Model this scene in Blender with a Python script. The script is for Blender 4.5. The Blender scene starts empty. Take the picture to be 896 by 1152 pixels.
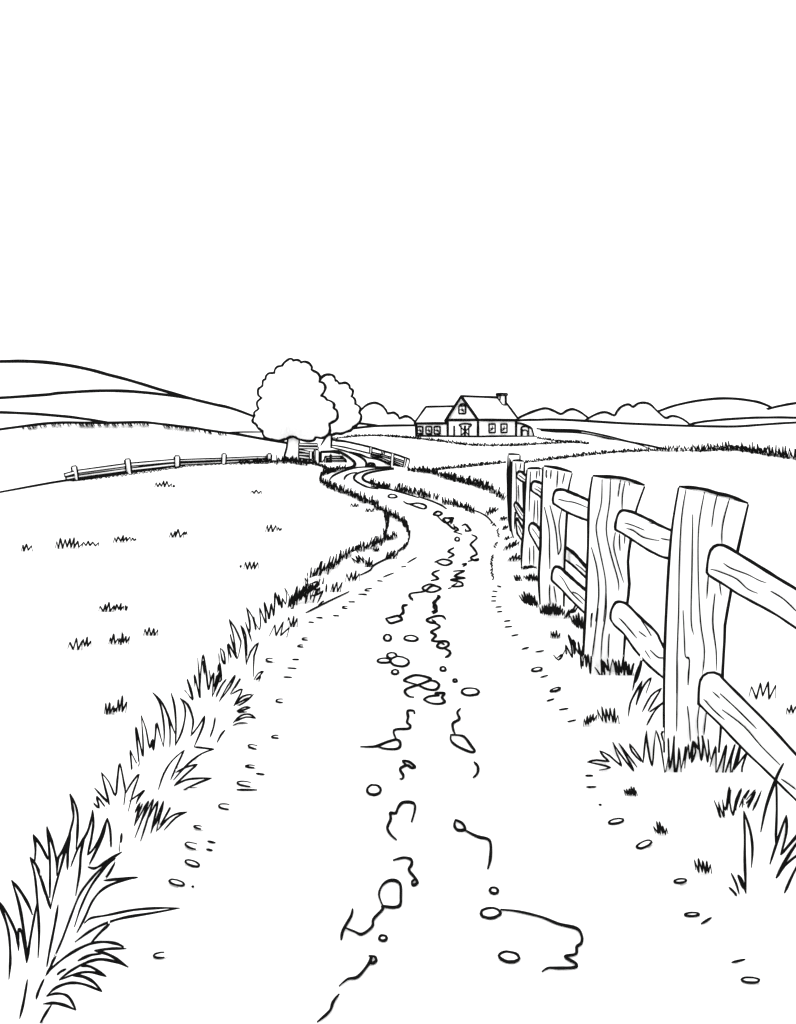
# A black-and-white ink drawing of a country track, built as a place: white bodies with real ink-dark line work on them.
import bpy, math, random
from mathutils import Vector
from mathutils.geometry import tessellate_polygon

scene = bpy.context.scene
COL = scene.collection
rnd = random.Random(7)

# ------------------------------------------------------------------ survey of the view
PEN, NIB = 1.1, 1.0   # weight of the pen: factor and least width
EYE = 1.6            # eye height over the ground, metres
F, CX, HY = 1000.0, 448.0, 480.0   # drawing units: focal length, middle column, horizon row


def V(x, y, D):
    """Point seen in direction (x, y) of the drawing at distance D down the track."""
    return Vector(((x - CX) / F * D, D, EYE + (HY - y) / F * D))


def gdist(y):
    return EYE * F / max(y - HY, 0.5)


def G(x, y, z=0.0):
    D = (EYE - z) * F / max(y - HY, 0.5)
    return V(x, y, D)


def Z(ox, oy, s, pts):
    """Enlarged detail sheet -> drawing units."""
    return [(ox + p[0] / s, oy + p[1] / s) for p in pts]


def smooth(pts, n=4, closed=False):
    """Catmull-Rom through the points."""
    if len(pts) < 3:
        return list(pts)
    out = []
    m = len(pts)
    rng = m if closed else m - 1
    for i in range(rng):
        if closed:
            p0, p1, p2, p3 = (pts[(i + k) % m] for k in (-1, 0, 1, 2))
        else:
            p0, p1, p2, p3 = pts[max(i - 1, 0)], pts[i], pts[i + 1], pts[min(i + 2, m - 1)]
        for k in range(n):
            t = k / n
            out.append(tuple(0.5 * (2 * b + (c - a) * t + (2 * a - 5 * b + 4 * c - d) * t * t + (3 * b - a - 3 * c + d) * t ** 3)
                             for a, b, c, d in zip(p0, p1, p2, p3)))
    out.append(tuple(pts[0] if closed else pts[-1]))
    return out


def resample(pts, n):
    L = [0.0]
    for a, b in zip(pts, pts[1:]):
        L.append(L[-1] + math.hypot(b[0] - a[0], b[1] - a[1]))
    out = []
    for i in range(n):
        t = L[-1] * i / (n - 1)
        k = 0
        while k < len(L) - 2 and L[k + 1] < t:
            k += 1
        d = L[k + 1] - L[k]
        f = 0 if d < 1e-9 else (t - L[k]) / d
        out.append(tuple(a + (b - a) * f for a, b in zip(pts[k], pts[k + 1])))
    return out


def dense(pts, step):
    L = sum(math.hypot(b[0] - a[0], b[1] - a[1]) for a, b in zip(pts, pts[1:]))
    return resample(pts, max(2, int(L / step) + 1))


# ------------------------------------------------------------------ materials
def paper(name, tone, scale, depth):
    m = bpy.data.materials.new(name)
    m.use_nodes = True
    nt = m.node_tree
    b = nt.nodes['Principled BSDF']
    b.inputs['Roughness'].default_value = 0.95
    b.inputs['Specular IOR Level'].default_value = 0.0
    tc = nt.nodes.new('ShaderNodeTexCoord')
    nz = nt.nodes.new('ShaderNodeTexNoise')
    nz.inputs['Scale'].default_value = scale
    nz.inputs['Detail'].default_value = 6
    rp = nt.nodes.new('ShaderNodeValToRGB')
    rp.color_ramp.elements[0].color = (tone - depth, tone - depth, tone - depth, 1)
    rp.color_ramp.elements[1].color = (tone, tone, tone, 1)
    nt.links.new(tc.outputs['Object'], nz.inputs['Vector'])
    nt.links.new(nz.outputs['Fac'], rp.inputs['Fac'])
    nt.links.new(rp.outputs['Color'], b.inputs['Base Color'])
    return m


M = {
    'land': paper('white_land', 0.9, 0.7, 0.03),
    'track': paper('white_track', 0.9, 3.0, 0.03),
    'wood': paper('white_wood', 0.9, 9.0, 0.03),
    'leaf': paper('white_leaf', 0.9, 4.0, 0.03),
    'wall': paper('white_plaster', 0.9, 2.0, 0.02),
    'stone': paper('white_stone', 0.9, 20.0, 0.03),
    'ink': paper('black_ink', 0.007, 40.0, 0.003),
}


# ------------------------------------------------------------------ mesh builder
class MB:
    def __init__(self):
        self.v, self.f, self.mi = [], [], []

    def face(self, idx, mat=0):
        self.f.append(tuple(idx)); self.mi.append(mat)

    def poly(self, pts, mat=0):
        o = len(self.v)
        self.v += [Vector(p) for p in pts]
        for t in tessellate_polygon([[Vector(p) for p in pts]]):
            self.face([o + i for i in t], mat)

    def tube(self, pts, rad, mat=1, n=6, closed=False, squash=1.0):
        P = [Vector(p) for p in pts]
        R = list(rad) if hasattr(rad, '__len__') else [rad] * len(P)
        Q, S = [P[0]], [R[0]]
        for p, r in zip(P[1:], R[1:]):
            if (p - Q[-1]).length > 1e-5:
                Q.append(p); S.append(r)
        if len(Q) < 2:
            return
        if closed and (Q[0] - Q[-1]).length < 1e-4:
            Q.pop(); S.pop()
        m = len(Q)
        o = len(self.v)
        u = None
        for i in range(m):
            a = Q[(i - 1) % m] if (closed or i > 0) else Q[i]
            b = Q[(i + 1) % m] if (closed or i < m - 1) else Q[i]
            t = (b - a)
            if t.length < 1e-9:
                t = Q[min(i + 1, m - 1)] - Q[max(i - 1, 0)]
            if t.length < 1e-9:
                t = Vector((1, 0, 0))
            t.normalize()
            if u is None:
                u = t.cross(Vector((0.13, 0.21, 1)))
                if u.length < 1e-3:
                    u = t.cross(Vector((1, 0, 0)))
            u = u - t * u.dot(t)
            if u.length < 1e-6:
                u = t.cross(Vector((0.7, 0.3, 0.64)))
            u.normalize()
            w = t.cross(u)
            for k in range(n):
                an = 2 * math.pi * k / n
                self.v.append(Q[i] + (u * math.cos(an) + w * math.sin(an)) * S[i])
        for i in range(m if closed else m - 1):
            j = (i + 1) % m
            for k in range(n):
                l = (k + 1) % n
                self.face((o + i * n + k, o + i * n + l, o + j * n + l, o + j * n + k), mat)
        if not closed:
            self.face([o + k for k in range(n)][::-1], mat)
            self.face([o + (m - 1) * n + k for k in range(n)], mat)

    def ink(self, pts, w, taper=(0.6, 0.6), wob=0.12, closed=False, n=6):
        """A pen line of width w (drawing units, as heavy as the drawing's at that distance) through 3D points."""
        if len(pts) > 2:                       # keep the line's width round sharp turns
            q = [Vector(pts[0])]
            for i in range(1, len(pts) - 1):
                a, b, c = Vector(pts[i - 1]), Vector(pts[i]), Vector(pts[i + 1])
                u, v = b - a, c - b
                if u.length > 1e-6 and v.length > 1e-6 and u.normalized().dot(v.normalized()) < 0.35:
                    k = w / F * b.y
                    q += [b - u * min(.45, k / u.length), b, b + v * min(.45, k / v.length)]
                else:
                    q.append(b)
            q.append(Vector(pts[-1]))
            pts = q
        m = len(pts)
        ph = rnd.uniform(0, 6.28)
        R = []
        for i, p in enumerate(pts):
            k = i / max(m - 1, 1)
            e = 1.0
            if not closed:
                e = min(1.0, taper[0] + (1 - taper[0]) * k * 5, taper[1] + (1 - taper[1]) * (1 - k) * 5)
            r = (PEN * w + NIB) / 2 / F * p[1] * e * (1 + wob * math.sin(ph + i * 0.9) * math.cos(ph * 2 + i * 0.37))
            R.append(r)
        self.tube(pts, R, 1, n, closed)

    def gink(self, pts, w, sm=4, z=0.004, closed=False, **k):
        """Pen line lying on the ground."""
        p2 = smooth(pts, sm, closed) if sm else pts
        P = []
        for x, y in p2:
            q = G(x, y)
            P.append(Vector((q.x, q.y, z + 0.3 * w / F * q.y)))
        self.ink(P, w, closed=closed, **k)

    def quad(self, a, b, c, d, mat=0):
        o = len(self.v)
        self.v += [Vector(a), Vector(b), Vector(c), Vector(d)]
        self.face((o, o + 1, o + 2, o + 3), mat)

    def box(self, o, ex, ey, ez, mat=0):
        o, ex, ey, ez = map(Vector, (o, ex, ey, ez))
        c = [o, o + ex, o + ex + ey, o + ey, o + ez, o + ex + ez, o + ex + ey + ez, o + ey + ez]
        s = len(self.v); self.v += c
        for f in ((0, 3, 2, 1), (4, 5, 6, 7), (0, 1, 5, 4), (1, 2, 6, 5), (2, 3, 7, 6), (3, 0, 4, 7)):
            self.face([s + i for i in f], mat)

    def edges(self, pairs, w):
        for a, b in pairs:
            a, b = Vector(a), Vector(b)
            self.ink([a.lerp(b, k / 6) for k in range(7)], w, taper=(0.9, 0.9), wob=0.1)

    def build(self, name, mat, parent=None, loc=None):
        loc = Vector(loc) if loc is not None else (parent.matrix_world.translation.copy() if parent else Vector((0, 0, 0)))
        base = Vector((0, 0, 0))
        if parent:
            q = parent
            base = Vector((0, 0, 0))
            while q:
                base = base + q.location; q = q.parent
        org = base if parent else loc
        me = bpy.data.meshes.new(name)
        me.from_pydata([tuple(p - org) for p in self.v], [], self.f)
        me.materials.append(M[mat]); me.materials.append(M['ink'])
        me.polygons.foreach_set('material_index', self.mi)
        me.update()
        o = bpy.data.objects.new(name, me)
        COL.objects.link(o)
        if parent:
            o.parent = parent
        else:
            o.location = loc
        return o


def thing(name, label, cat, loc, group=None):
    o = bpy.data.objects.new(name, None)
    COL.objects.link(o)
    o.location = loc
    o.empty_display_size = 0.2
    return tag(o, label, cat, group)


def tag(o, label, cat, group=None, kind=None):
    o['label'] = label; o['category'] = cat
    if group: o['group'] = group
    if kind: o['kind'] = kind
    return o


def struct(o, label=None):
    o['kind'] = 'structure'
    if label: o['label'] = label
    return o


# ------------------------------------------------------------------ a body lofted between two outlines
class Body:
    """Wood or trunk with an elliptical section; A and B are its two sides as drawn, D the distance along it."""
    def __init__(self, A, B, D, deep=1.0, axis='y', thick=None):
        self.A, self.B, self.D, self.axis = A, B, D, axis
        self.st = []
        for a, b, d in zip(A, B, D):
            pa, pb = V(a[0], a[1], d), V(b[0], b[1], d)
            c = (pa + pb) / 2; h = (pb - pa) / 2
            away = Vector((c.x, c.y, 0 if axis == 'y' else c.z - EYE)).normalized()
            t = (thick if thick else h.length) * deep
            self.st.append((c, h, away * min(t, h.length * 1.3 + 1e-4)))

    def loft(self, mb, n=28, cap=True):
        o = len(mb.v)
        for c, h, t in self.st:
            for k in range(n):
                an = 2 * math.pi * k / n
                mb.v.append(c + h * math.cos(an) + t * math.sin(an))
        m = len(self.st)
        for i in range(m - 1):
            for k in range(n):
                l = (k + 1) % n
                mb.face((o + i * n + k, o + i * n + l, o + (i + 1) * n + l, o + (i + 1) * n + k), 0)
        if cap:
            mb.face([o + k for k in range(n)][::-1]); mb.face([o + (m - 1) * n + k for k in range(n)])

    def side(self, which):
        s = -1 if which == 'A' else 1
        return [c + h * s - t.normalized() * h.length * 0.1 if t.length > 1e-6 else c + h * s for c, h, t in self.st]

    def on(self, x, y):
        """The surface point facing the track that lies at (x, y) of the drawing."""
        k = 0 if self.axis == 'x' else 1
        q = (x, y)
        mid = [((a[0] + b[0]) / 2, (a[1] + b[1]) / 2) for a, b in zip(self.A, self.B)]
        i = 0
        up = mid[-1][k] > mid[0][k]
        while i < len(mid) - 2 and ((mid[i + 1][k] < q[k]) if up else (mid[i + 1][k] > q[k])):
            i += 1
        den = mid[i + 1][k] - mid[i][k]
        f = min(max((q[k] - mid[i][k]) / den if abs(den) > 1e-6 else 0, 0), 1)
        lerp = lambda u, v: tuple(g + (e - g) * f for g, e in zip(u, v))
        a, b = lerp(self.A[i], self.A[i + 1]), lerp(self.B[i], self.B[i + 1])
        d = self.D[i] + (self.D[i + 1] - self.D[i]) * f
        ex, ey = b[0] - a[0], b[1] - a[1]
        u = ((x - (a[0] + b[0]) / 2) * ex + (y - (a[1] + b[1]) / 2) * ey) / max((ex * ex + ey * ey) / 2, 1e-6)
        t = self.st[i][2].length * (1 - f) + self.st[i + 1][2].length * f
        return V(x, y, d - t * math.sqrt(max(0, 1 - min(u * u, 1))) - 0.0006 * d)

    def grain(self, mb, pts, w):
        if len(pts) > 2:
            pts = smooth(pts, 4)
        else:
            pts = resample(pts, 4)
        mb.ink([self.on(*p) for p in pts], w, taper=(0.7, 0.5))


# ------------------------------------------------------------------ strokes of grass
def zig(x0, x1, yb, h, n, lean=0.0, seed=0, rag=0.35):
    """A scribbled tuft: up and down strokes between x0 and x1 over base row yb."""
    r = random.Random(seed)
    out = []
    n = max(2, round(n * .85))
    for i in range(n):
        k = (i + 0.5) / n
        x = x0 + (x1 - x0) * k + r.uniform(-.2, .2) * (x1 - x0) / n
        hh = h * (1 - rag * r.random()) * (0.7 + 0.5 * math.sin(math.pi * k))
        out.append((x - (x1 - x0) / n * 0.5, yb + r.uniform(-.1, .1) * h))
        out.append((x + lean * h + (k - 0.5) * h * 0.35, yb - hh))
    out.append((x1, yb + r.uniform(-.05, .1) * h))
    return out


def tuft(name, label, strokes, w, group=None, cat='grass tuft', base=None, fill=True, sm=3, D=None, spread=None, mat='leaf'):
    """One clump of grass: white blades with pen outlines, each stroke at its own small distance."""
    ys = [p[1] for s in strokes for p in s]
    xs = [p[0] for s in strokes for p in s]
    yb = base if base else max(ys)
    D0 = D if D else gdist(yb)
    if spread is None:
        spread = .006 if D else .018
    mb = MB()
    r = random.Random(int(sum(xs)) % 9973)
    for i, s in enumerate(strokes):
        off = -r.uniform(0, spread) * D0 * 0.35
        q = smooth(s, sm) if sm and len(s) > 2 else (resample(s, 5) if len(s) == 2 else list(s))
        top = min(p[1] for p in q)
        H = max(yb - top, 1)
        P = []
        for x, y in q:
            k = (yb - y) / H
            d = D0 + off + spread * D0 * 0.6 * k * math.sin(k * 2.2 + i)
            P.append(V(x, y, d))
        mb.ink(P, (w * .62 if not sm else w) if not hasattr(w, '__len__') else w[i % len(w)] * (.85 if D0 < 3.2 else .72), taper=(0.45, 0.45), wob=0.2, n=5)
        if fill and len(s) > 2:
            B = [p + Vector((p.x, p.y, 0)).normalized() * (2.2 * spread * D0) for p in P]
            try:
                mb.poly(B)
                mb.quad(P[0], P[1], B[1], B[0])
            except Exception:
                pass
    g = G((min(xs) + max(xs)) / 2, yb)
    o = mb.build(name, mat, loc=V((min(xs) + max(xs)) / 2, yb, D0))
    return tag(o, label, cat, group)


def fringe(mb, path, h, step, lean=0.0, w=1.5, seed=0, fill=True, gaps=0.0, both=False):
    """A ragged line of short grass along a line on the ground; h: blade height in drawing units at both ends."""
    r = random.Random(seed)
    q = dense(smooth(path, 6), 1.0)
    L = len(q)
    i = 0.0
    run = []
    runs = []
    while i < L - 1:
        x, y = q[int(i)]
        k = i / L
        hh = (h[0] + (h[1] - h[0]) * k) * r.uniform(0.5, 1.4)
        st = 1.05 * (step[0] + (step[1] - step[0]) * k) * r.uniform(0.7, 1.3)
        D = gdist(y)
        run.append(V(x + r.uniform(-.3, .3) * st, y + r.uniform(0, .5) * hh, gdist(y + .5 * hh)))
        run.append(V(x + st * 0.3 + lean * hh + r.uniform(-.25, .25) * hh, y - hh, D * (1 + r.uniform(-.01, .01))))
        i += st
        if r.random() < gaps and len(run) > 5:
            runs.append(run); run = []; i += st * 1.5
    if len(run) > 3:
        runs.append(run)
    for P in runs:
        mb.ink(P, w * .36, taper=(0.8, 0.8), wob=0.25, n=4)


# ================================================================== THE SETTING
# ---- ground: one sheet to the horizon, with the pen lines of the field edges
mb = MB()
xs = [-1600, -300, -60, -10, 0, 10, 60, 300, 1600]
ys = [-25, -5, 2, 6, 12, 25, 50, 100, 200, 500, 2400]
o = len(mb.v)
for y in ys:
    for x in xs:
        mb.v.append(Vector((x, y, 0)))
n = len(xs)
for j in range(len(ys) - 1):
    for i in range(n - 1):
        mb.face((o + j * n + i, o + j * n + i + 1, o + (j + 1) * n + i + 1, o + (j + 1) * n + i))
# edge of the near pasture
mb.gink([(-30, 560), (0, 554.6), (72, 541.8), (87, 541), (147, 532.5), (200, 525), (234, 521.5), (300, 520), (322, 519)], 2.2)
# meadow lines by the second tree and beyond
mb.gink([(255, 487.2), (275, 487), (299, 486.8)], 1.9)
mb.gink([(378, 497), (395, 498.5), (412, 502.5), (430, 508)], 1.6)
# strip lines beside the bend (verge of the far track)
f1 = lambda p: Z(360, 490, 7.467, p)
mb.gink(f1([(100, 85), (180, 98), (300, 125), (420, 155), (520, 170)]), 1.6)
mb.gink(f1([(105, 105), (200, 132), (300, 165), (370, 205), (390, 235), (385, 268)]), 1.9)
mb.gink(f1([(250, 140), (330, 160), (400, 190), (480, 205), (540, 225), (600, 250)]), 1.8)
mb.gink(f1([(390, 268), (410, 240), (450, 238), (470, 265)]), 1.6)
mb.gink(f1([(395, 255), (430, 258), (460, 250)]), 1.4)
mb.gink(f1([(400, 265), (425, 232), (445, 268)]), 1.2)
ground = struct(mb.build('ground', 'land'), 'open white pasture on both sides of the track')

# ---- the track
R1 = lambda p: Z(340, 510, 3.584, p)
D1 = lambda p: Z(360, 670, 4.073, p)
E1 = lambda p: Z(340, 860, 2.635, p)
left_edge = [(60, 1230), (120, 1150), (180, 1065), (205, 985), (235, 925), (262, 885), (280, 845), (300, 795), (318, 745), (345, 700), (395, 668), (430, 640), (452, 620), (461, 600), (456, 585), (440, 568), (412, 552), (388, 545), (368, 541), (362, 537), (370, 531), (384, 527), (397, 524.5)]
right_edge = [(960, 1230), (900, 1160), (838, 1092), (786, 1025), (757, 985), (715, 938), (680, 890), (660, 855), (645, 815), (625, 780), (600, 745), (578, 705), (562, 670), (553, 640), (555, 615), (560, 600), (553, 585), (535, 574), (510, 566), (480, 556), (455, 550), (425, 544), (410, 540), (409, 536), (420, 531), (440, 528.5)]
mb = MB()
A = resample(smooth(left_edge, 4), 70); B = resample(smooth(right_edge, 4), 70)
o = len(mb.v)
for a, b in zip(A, B):
    mb.v.append(G(a[0], a[1], 0.004)); mb.v.append(G(b[0], b[1], 0.004))
for i in range(69):
    mb.face((o + 2 * i, o + 2 * i + 1, o + 2 * i + 3, o + 2 * i + 2))
ZT = 0.008
def mark(pts, w, sm=4, **k):
    mb.gink(pts, w, sm=sm, z=ZT, **k)
# curves of the bend
mark(f1([(85, 375), (110, 345), (200, 305), (320, 275), (480, 272), (600, 268)]), 1.8)
mark(f1([(205, 375), (215, 350), (250, 328), (310, 315)]), 1.5)
mark(f1([(490, 455), (400, 440), (320, 400), (288, 370), (300, 335), (360, 310), (450, 290), (620, 278)]), 1.8)
mark(f1([(620, 288), (500, 303), (400, 325), (360, 355), (375, 385), (420, 405), (500, 425), (560, 440)]), 2.2)
mark(f1([(430, 430), (520, 450), (650, 470), (800, 520)]), 1.2)
mark(R1([(300, 135), (360, 150), (430, 170), (470, 182)]), 1.3)
mark(R1([(475, 180), (520, 195), (560, 212), (583, 227)]), 1.5)
mark(R1([(690, 232), (720, 243), (750, 262), (768, 283)]), 1.2)
mark(R1([(15, 648), (70, 620), (120, 595), (190, 562)]), 1.2)
mark(R1([(235, 495), (275, 475), (290, 455), (350, 425), (360, 425)]), 1.4)
mark(f1([(10, 140), (140, 140), (220, 175), (275, 215), (295, 240), (280, 268), (230, 280), (150, 280)]), 2.6)
# broken edge on the fence side
r = random.Random(3)
edge = dense(smooth(R1([(765, 283), (785, 300), (790, 320), (792, 345), (785, 365), (772, 390), (768, 420), (765, 450), (766, 480), (770, 510)]), 4), 2.6)
for i, (x, y) in enumerate(edge):
    if r.random() < 0.8:
        a = r.choice((-1, 1)) * r.uniform(.4, 1.6)
        mark([(x + r.uniform(-.6, .6) - 1, y - a), (x + r.uniform(-.6, .6) + .8, y + a * .6)], 1.7, sm=0)
for o_, s_, L_ in (
    ((540, 580), 3.84, [((75, 308), (93, 313)), ((55, 331), (76, 334)), ((50, 355), (73, 355)), ((48, 374), (72, 374)), ((68, 401), (95, 399)), ((75, 422), (97, 419)), ((105, 463), (132, 459)), ((108, 488), (140, 484)), ((137, 526), (167, 520)), ((182, 584), (213, 575)), ((241, 596), (277, 590)), ((263, 706), (295, 697)), ((290, 809), (322, 799)), ((342, 847), (383, 841)), ((380, 899), (417, 891)), ((457, 1133), (490, 1133))]),
    ((640, 740), 3.5, [((66, 473), (96, 472)), ((70, 518), (110, 517)), ((118, 588), (131, 588))]),
    ((700, 880), 4.235, [((378, 690), (427, 660)), ((523, 875), (588, 860))]),
    ((200, 620), 4.073, [((600, 331), (625, 333)), ((635, 310), (665, 313)), ((712, 300), (740, 303)), ((783, 237), (812, 239)), ((828, 202), (868, 206)), ((525, 503), (557, 504)), ((503, 542), (545, 545)), ((485, 584), (525, 586))]),
    ((80, 730), 3.733, [((777, 532), (813, 537)), ((695, 601), (783, 602)), ((573, 818), (607, 826)), ((568, 852), (595, 858))]),
    ((0, 880), 3.319, [((716, 399), (725, 402))]),
    ((340, 510), 3.584, [((425, 445), (462, 423)), ((400, 462), (420, 460)), ((328, 503), (370, 486)), ((303, 518), (325, 520)), ((258, 552), (282, 548)), ((230, 572), (260, 573)), ((190, 604), (213, 603)), ((60, 667), (82, 667)), ((128, 660), (150, 660))])):
    for a, b in L_:
        p, q = Z(o_[0], o_[1], s_, [a, b])
        mark(resample([p, q], 5), 1.0 + 0.6 * (p[1] - 620) / 400, sm=0)
# scribbled ruts and dried cracks down the middle
for s in ([(410, 197), (430, 208), (470, 205), (500, 215), (490, 228), (450, 215), (425, 205)],
          [(530, 245), (545, 238), (565, 245), (550, 255), (530, 250), (545, 240)],
          [(545, 255), (580, 285), (610, 265), (590, 265), (570, 270), (600, 300), (615, 310), (612, 290)],
          [(575, 262), (605, 272), (600, 288)],
          [(612, 320), (645, 330)], [(620, 300), (630, 312), (615, 318)],
          [(645, 295), (660, 290), (672, 303), (680, 315), (662, 318), (660, 310)],
          [(685, 332), (705, 345), (680, 370), (690, 385), (705, 410), (680, 425), (700, 438), (710, 430), (670, 440)],
          [(612, 385), (590, 400), (612, 413), (590, 426)],
          [(535, 443), (570, 432), (605, 443), (580, 457), (555, 450), (540, 440)],
          [(555, 475), (525, 490), (550, 510), (520, 518)],
          [(645, 452), (662, 450), (650, 460)],
          [(610, 480), (655, 478), (615, 500), (657, 508), (600, 515), (642, 525), (645, 540), (605, 542), (625, 528)],
          [(590, 550), (601, 547)],
          [(560, 550), (520, 532), (485, 548), (520, 566), (560, 550), (525, 540), (492, 562), (440, 570), (433, 583), (447, 598)],
          [(550, 578), (540, 600), (530, 625), (545, 640), (528, 652)],
          [(425, 618), (405, 625), (410, 648), (398, 657)]):
    mark(R1(s), 1.7)
for s in ([(410, 0), (418, 20), (428, 22)], [(402, 48), (380, 55), (383, 80), (368, 95)],
          [(302, 112), (330, 106), (360, 100), (377, 117), (350, 128), (323, 134), (302, 112)],
          [(540, 5), (550, 12), (540, 22), (520, 40), (535, 55), (530, 75), (513, 82)],
          [(577, 115), (562, 101), (525, 103), (490, 118), (510, 132), (530, 130), (515, 118)],
          [(525, 132), (551, 148), (530, 162), (510, 175), (532, 190), (514, 212), (540, 218), (582, 218), (590, 235), (562, 250), (538, 240), (552, 222), (570, 232)],
          [(572, 250), (597, 265), (592, 282), (575, 291)],
          [(450, 418), (395, 402), (390, 392), (440, 373), (500, 385), (505, 396), (450, 418), (400, 435), (390, 452), (408, 470), (432, 475)],
          [(450, 418), (490, 437), (530, 440), (547, 420), (535, 404), (510, 397)],
          [(475, 485), (500, 471), (545, 465), (530, 457), (572, 457), (560, 475), (573, 495), (550, 505), (510, 502), (475, 485)],
          [(434, 549), (430, 537), (402, 538), (405, 565), (400, 590), (415, 605), (405, 620), (352, 622), (338, 635), (350, 668)],
          [(185, 703), (225, 703), (260, 700), (310, 680), (355, 670), (370, 690), (355, 712), (300, 712), (260, 700)],
          [(645, 527), (630, 545), (640, 575), (610, 595), (612, 625), (620, 642)],
          [(597, 648), (640, 650), (665, 660), (695, 700), (710, 722), (690, 727), (630, 700), (602, 675), (600, 650)],
          [(707, 773), (725, 795), (722, 825), (703, 845)],
          [(400, 790), (380, 768), (410, 772), (436, 795), (420, 800), (400, 788), (368, 805), (383, 835), (378, 850), (365, 851)]):
    mark(D1(s), 2.1)
for s in ([(325, 178), (335, 140), (330, 122), (300, 120), (285, 135), (278, 152), (262, 152), (263, 170), (253, 195), (262, 215), (280, 232)],
          [(270, 293), (300, 285), (323, 290), (325, 305), (317, 322), (335, 345), (342, 360), (330, 367), (326, 357), (336, 348)],
          [(240, 430), (228, 395), (240, 365), (265, 352), (290, 362), (293, 400), (290, 427), (268, 433), (240, 430), (238, 440), (212, 468), (208, 490), (178, 513), (155, 505), (130, 495)],
          [(150, 438), (145, 460), (122, 500), (116, 530)],
          [(197, 578), (215, 580), (220, 592), (208, 600), (203, 590), (206, 582), (195, 605), (165, 640), (135, 647), (110, 668)],
          [(110, 692), (92, 715), (82, 742), (45, 775)],
          [(455, 172), (475, 182), (483, 200), (463, 203), (452, 190), (455, 172)],
          [(483, 203), (520, 222), (552, 230), (560, 250), (558, 290), (551, 318)],
          [(588, 440), (640, 445), (710, 462), (760, 482), (815, 496), (830, 520), (828, 540), (815, 550), (812, 572), (780, 580), (812, 600), (808, 612), (760, 614), (730, 614), (712, 625)]):
    mark(E1(s), 2.4)
track = struct(mb.build('dirt_track', 'track', loc=(0, 0, 0)), 'rutted farm track winding from the front of the picture to the bend')


# ---- hills: ridges with a pen line along the crest
def ridge(name, pts, D, w, foot=0.72, back=1.35, label=None, ticks=None, inkto=None, tail=None, sm=5, kind='structure'):
    """pts: crest as drawn; D: its distance (one or one per point)."""
    Ds = D if hasattr(D, '__len__') else [D] * len(pts)
    full = smooth([(p[0], p[1], d) for p, d in zip(pts, Ds)], sm)
    mb = MB()
    body = list(full)
    if tail:
        body = body + [(x, y, body[-1][2]) for x, y in tail]
    o = len(mb.v)
    for x, y, d in body:
        c = V(x, y, d)
        c.z = max(c.z, 0.0)
        f = Vector((c.x * foot, c.y * foot, -0.3 if c.z > .4 else -0.02))
        m = (c * 0.55 + f * 0.45); m.z = c.z * 0.45
        m2 = (c * 0.9 + f * 0.1); m2.z = c.z * 0.86
        b = Vector((c.x * back, c.y * back, -0.3))
        mb.v += [f, m, m2, c, b]
    for i in range(len(body) - 1):
        for k in range(4):
            mb.face((o + 5 * i + k, o + 5 * i + 5 + k, o + 5 * i + 6 + k, o + 5 * i + k + 1))
    P = [V(x, y, d) for x, y, d in full]
    for p in P:
        p.z = max(p.z, 0.02) + w / F * p.y * .25
    mb.ink(P, w * 1.85, taper=(0.8, 0.8), wob=0.08)
    if ticks:
        a, b, h, step, wd = ticks
        r = random.Random(len(pts))
        q = [p for p in dense(full, 1.0) if a <= p[0] <= b]
        i = 0
        while i < len(q):
            x, y, d = q[int(i)]
            hh = h * r.uniform(.3, 1)
            e = r.choice((1, 1, 1, -.6))
            p0 = V(x, y, d * .998); p1 = V(x + hh * .6, y + hh * e, d * (.93 if e > 0 else 1))
            mb.ink([p0, (p0 + p1) / 2, p1], wd, taper=(.9, .3), n=4)
            i += step * r.uniform(.5, 1.6)
    c = V(full[len(full) // 2][0], HY, full[len(full) // 2][2])
    ob = mb.build(name, 'land', loc=(c.x, c.y, 0))
    return struct(ob, label)


A1 = lambda p: Z(0, 390, 2.987, p)
C1 = lambda p: Z(580, 430, 2.835, p)
B1 = lambda p: Z(270, 390, 4.48, p)
ridge('hill', A1([(-300, 62), (-120, 54), (0, 53), (100, 53), (195, 61), (290, 78), (360, 97), (440, 118), (530, 146), (640, 178), (720, 198), (780, 212), (850, 237), (920, 262)]), 450, 2.4, label='tall smooth hill behind the other slopes')
ridge('hill', A1([(-300, 190), (-100, 181), (0, 176), (150, 166), (210, 159), (340, 152), (450, 155), (560, 166), (640, 178)]), 320, 2.3, tail=A1([(700, 205), (800, 240), (900, 275)]), label='middle slope in front of the tall hill')
ridge('hill', A1([(-250, 226), (-80, 224), (0, 225), (100, 229), (220, 239), (300, 249), (360, 258)]), 200, 2.3, tail=A1([(480, 270), (640, 290), (760, 300)]), label='low slope at the foot of the hills')
ridge('knoll', A1([(-250, 320), (-100, 297), (0, 282), (130, 265), (210, 259), (360, 260), (480, 258), (560, 266), (650, 277), (720, 288), (800, 299), (896, 316), (970, 328), (985, 331)]), [95] * 11 + [88, 78, 74], 2.1, label='grassy swell behind the low rail fence', ticks=(25, 255, 3, 2.2, .5))
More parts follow.
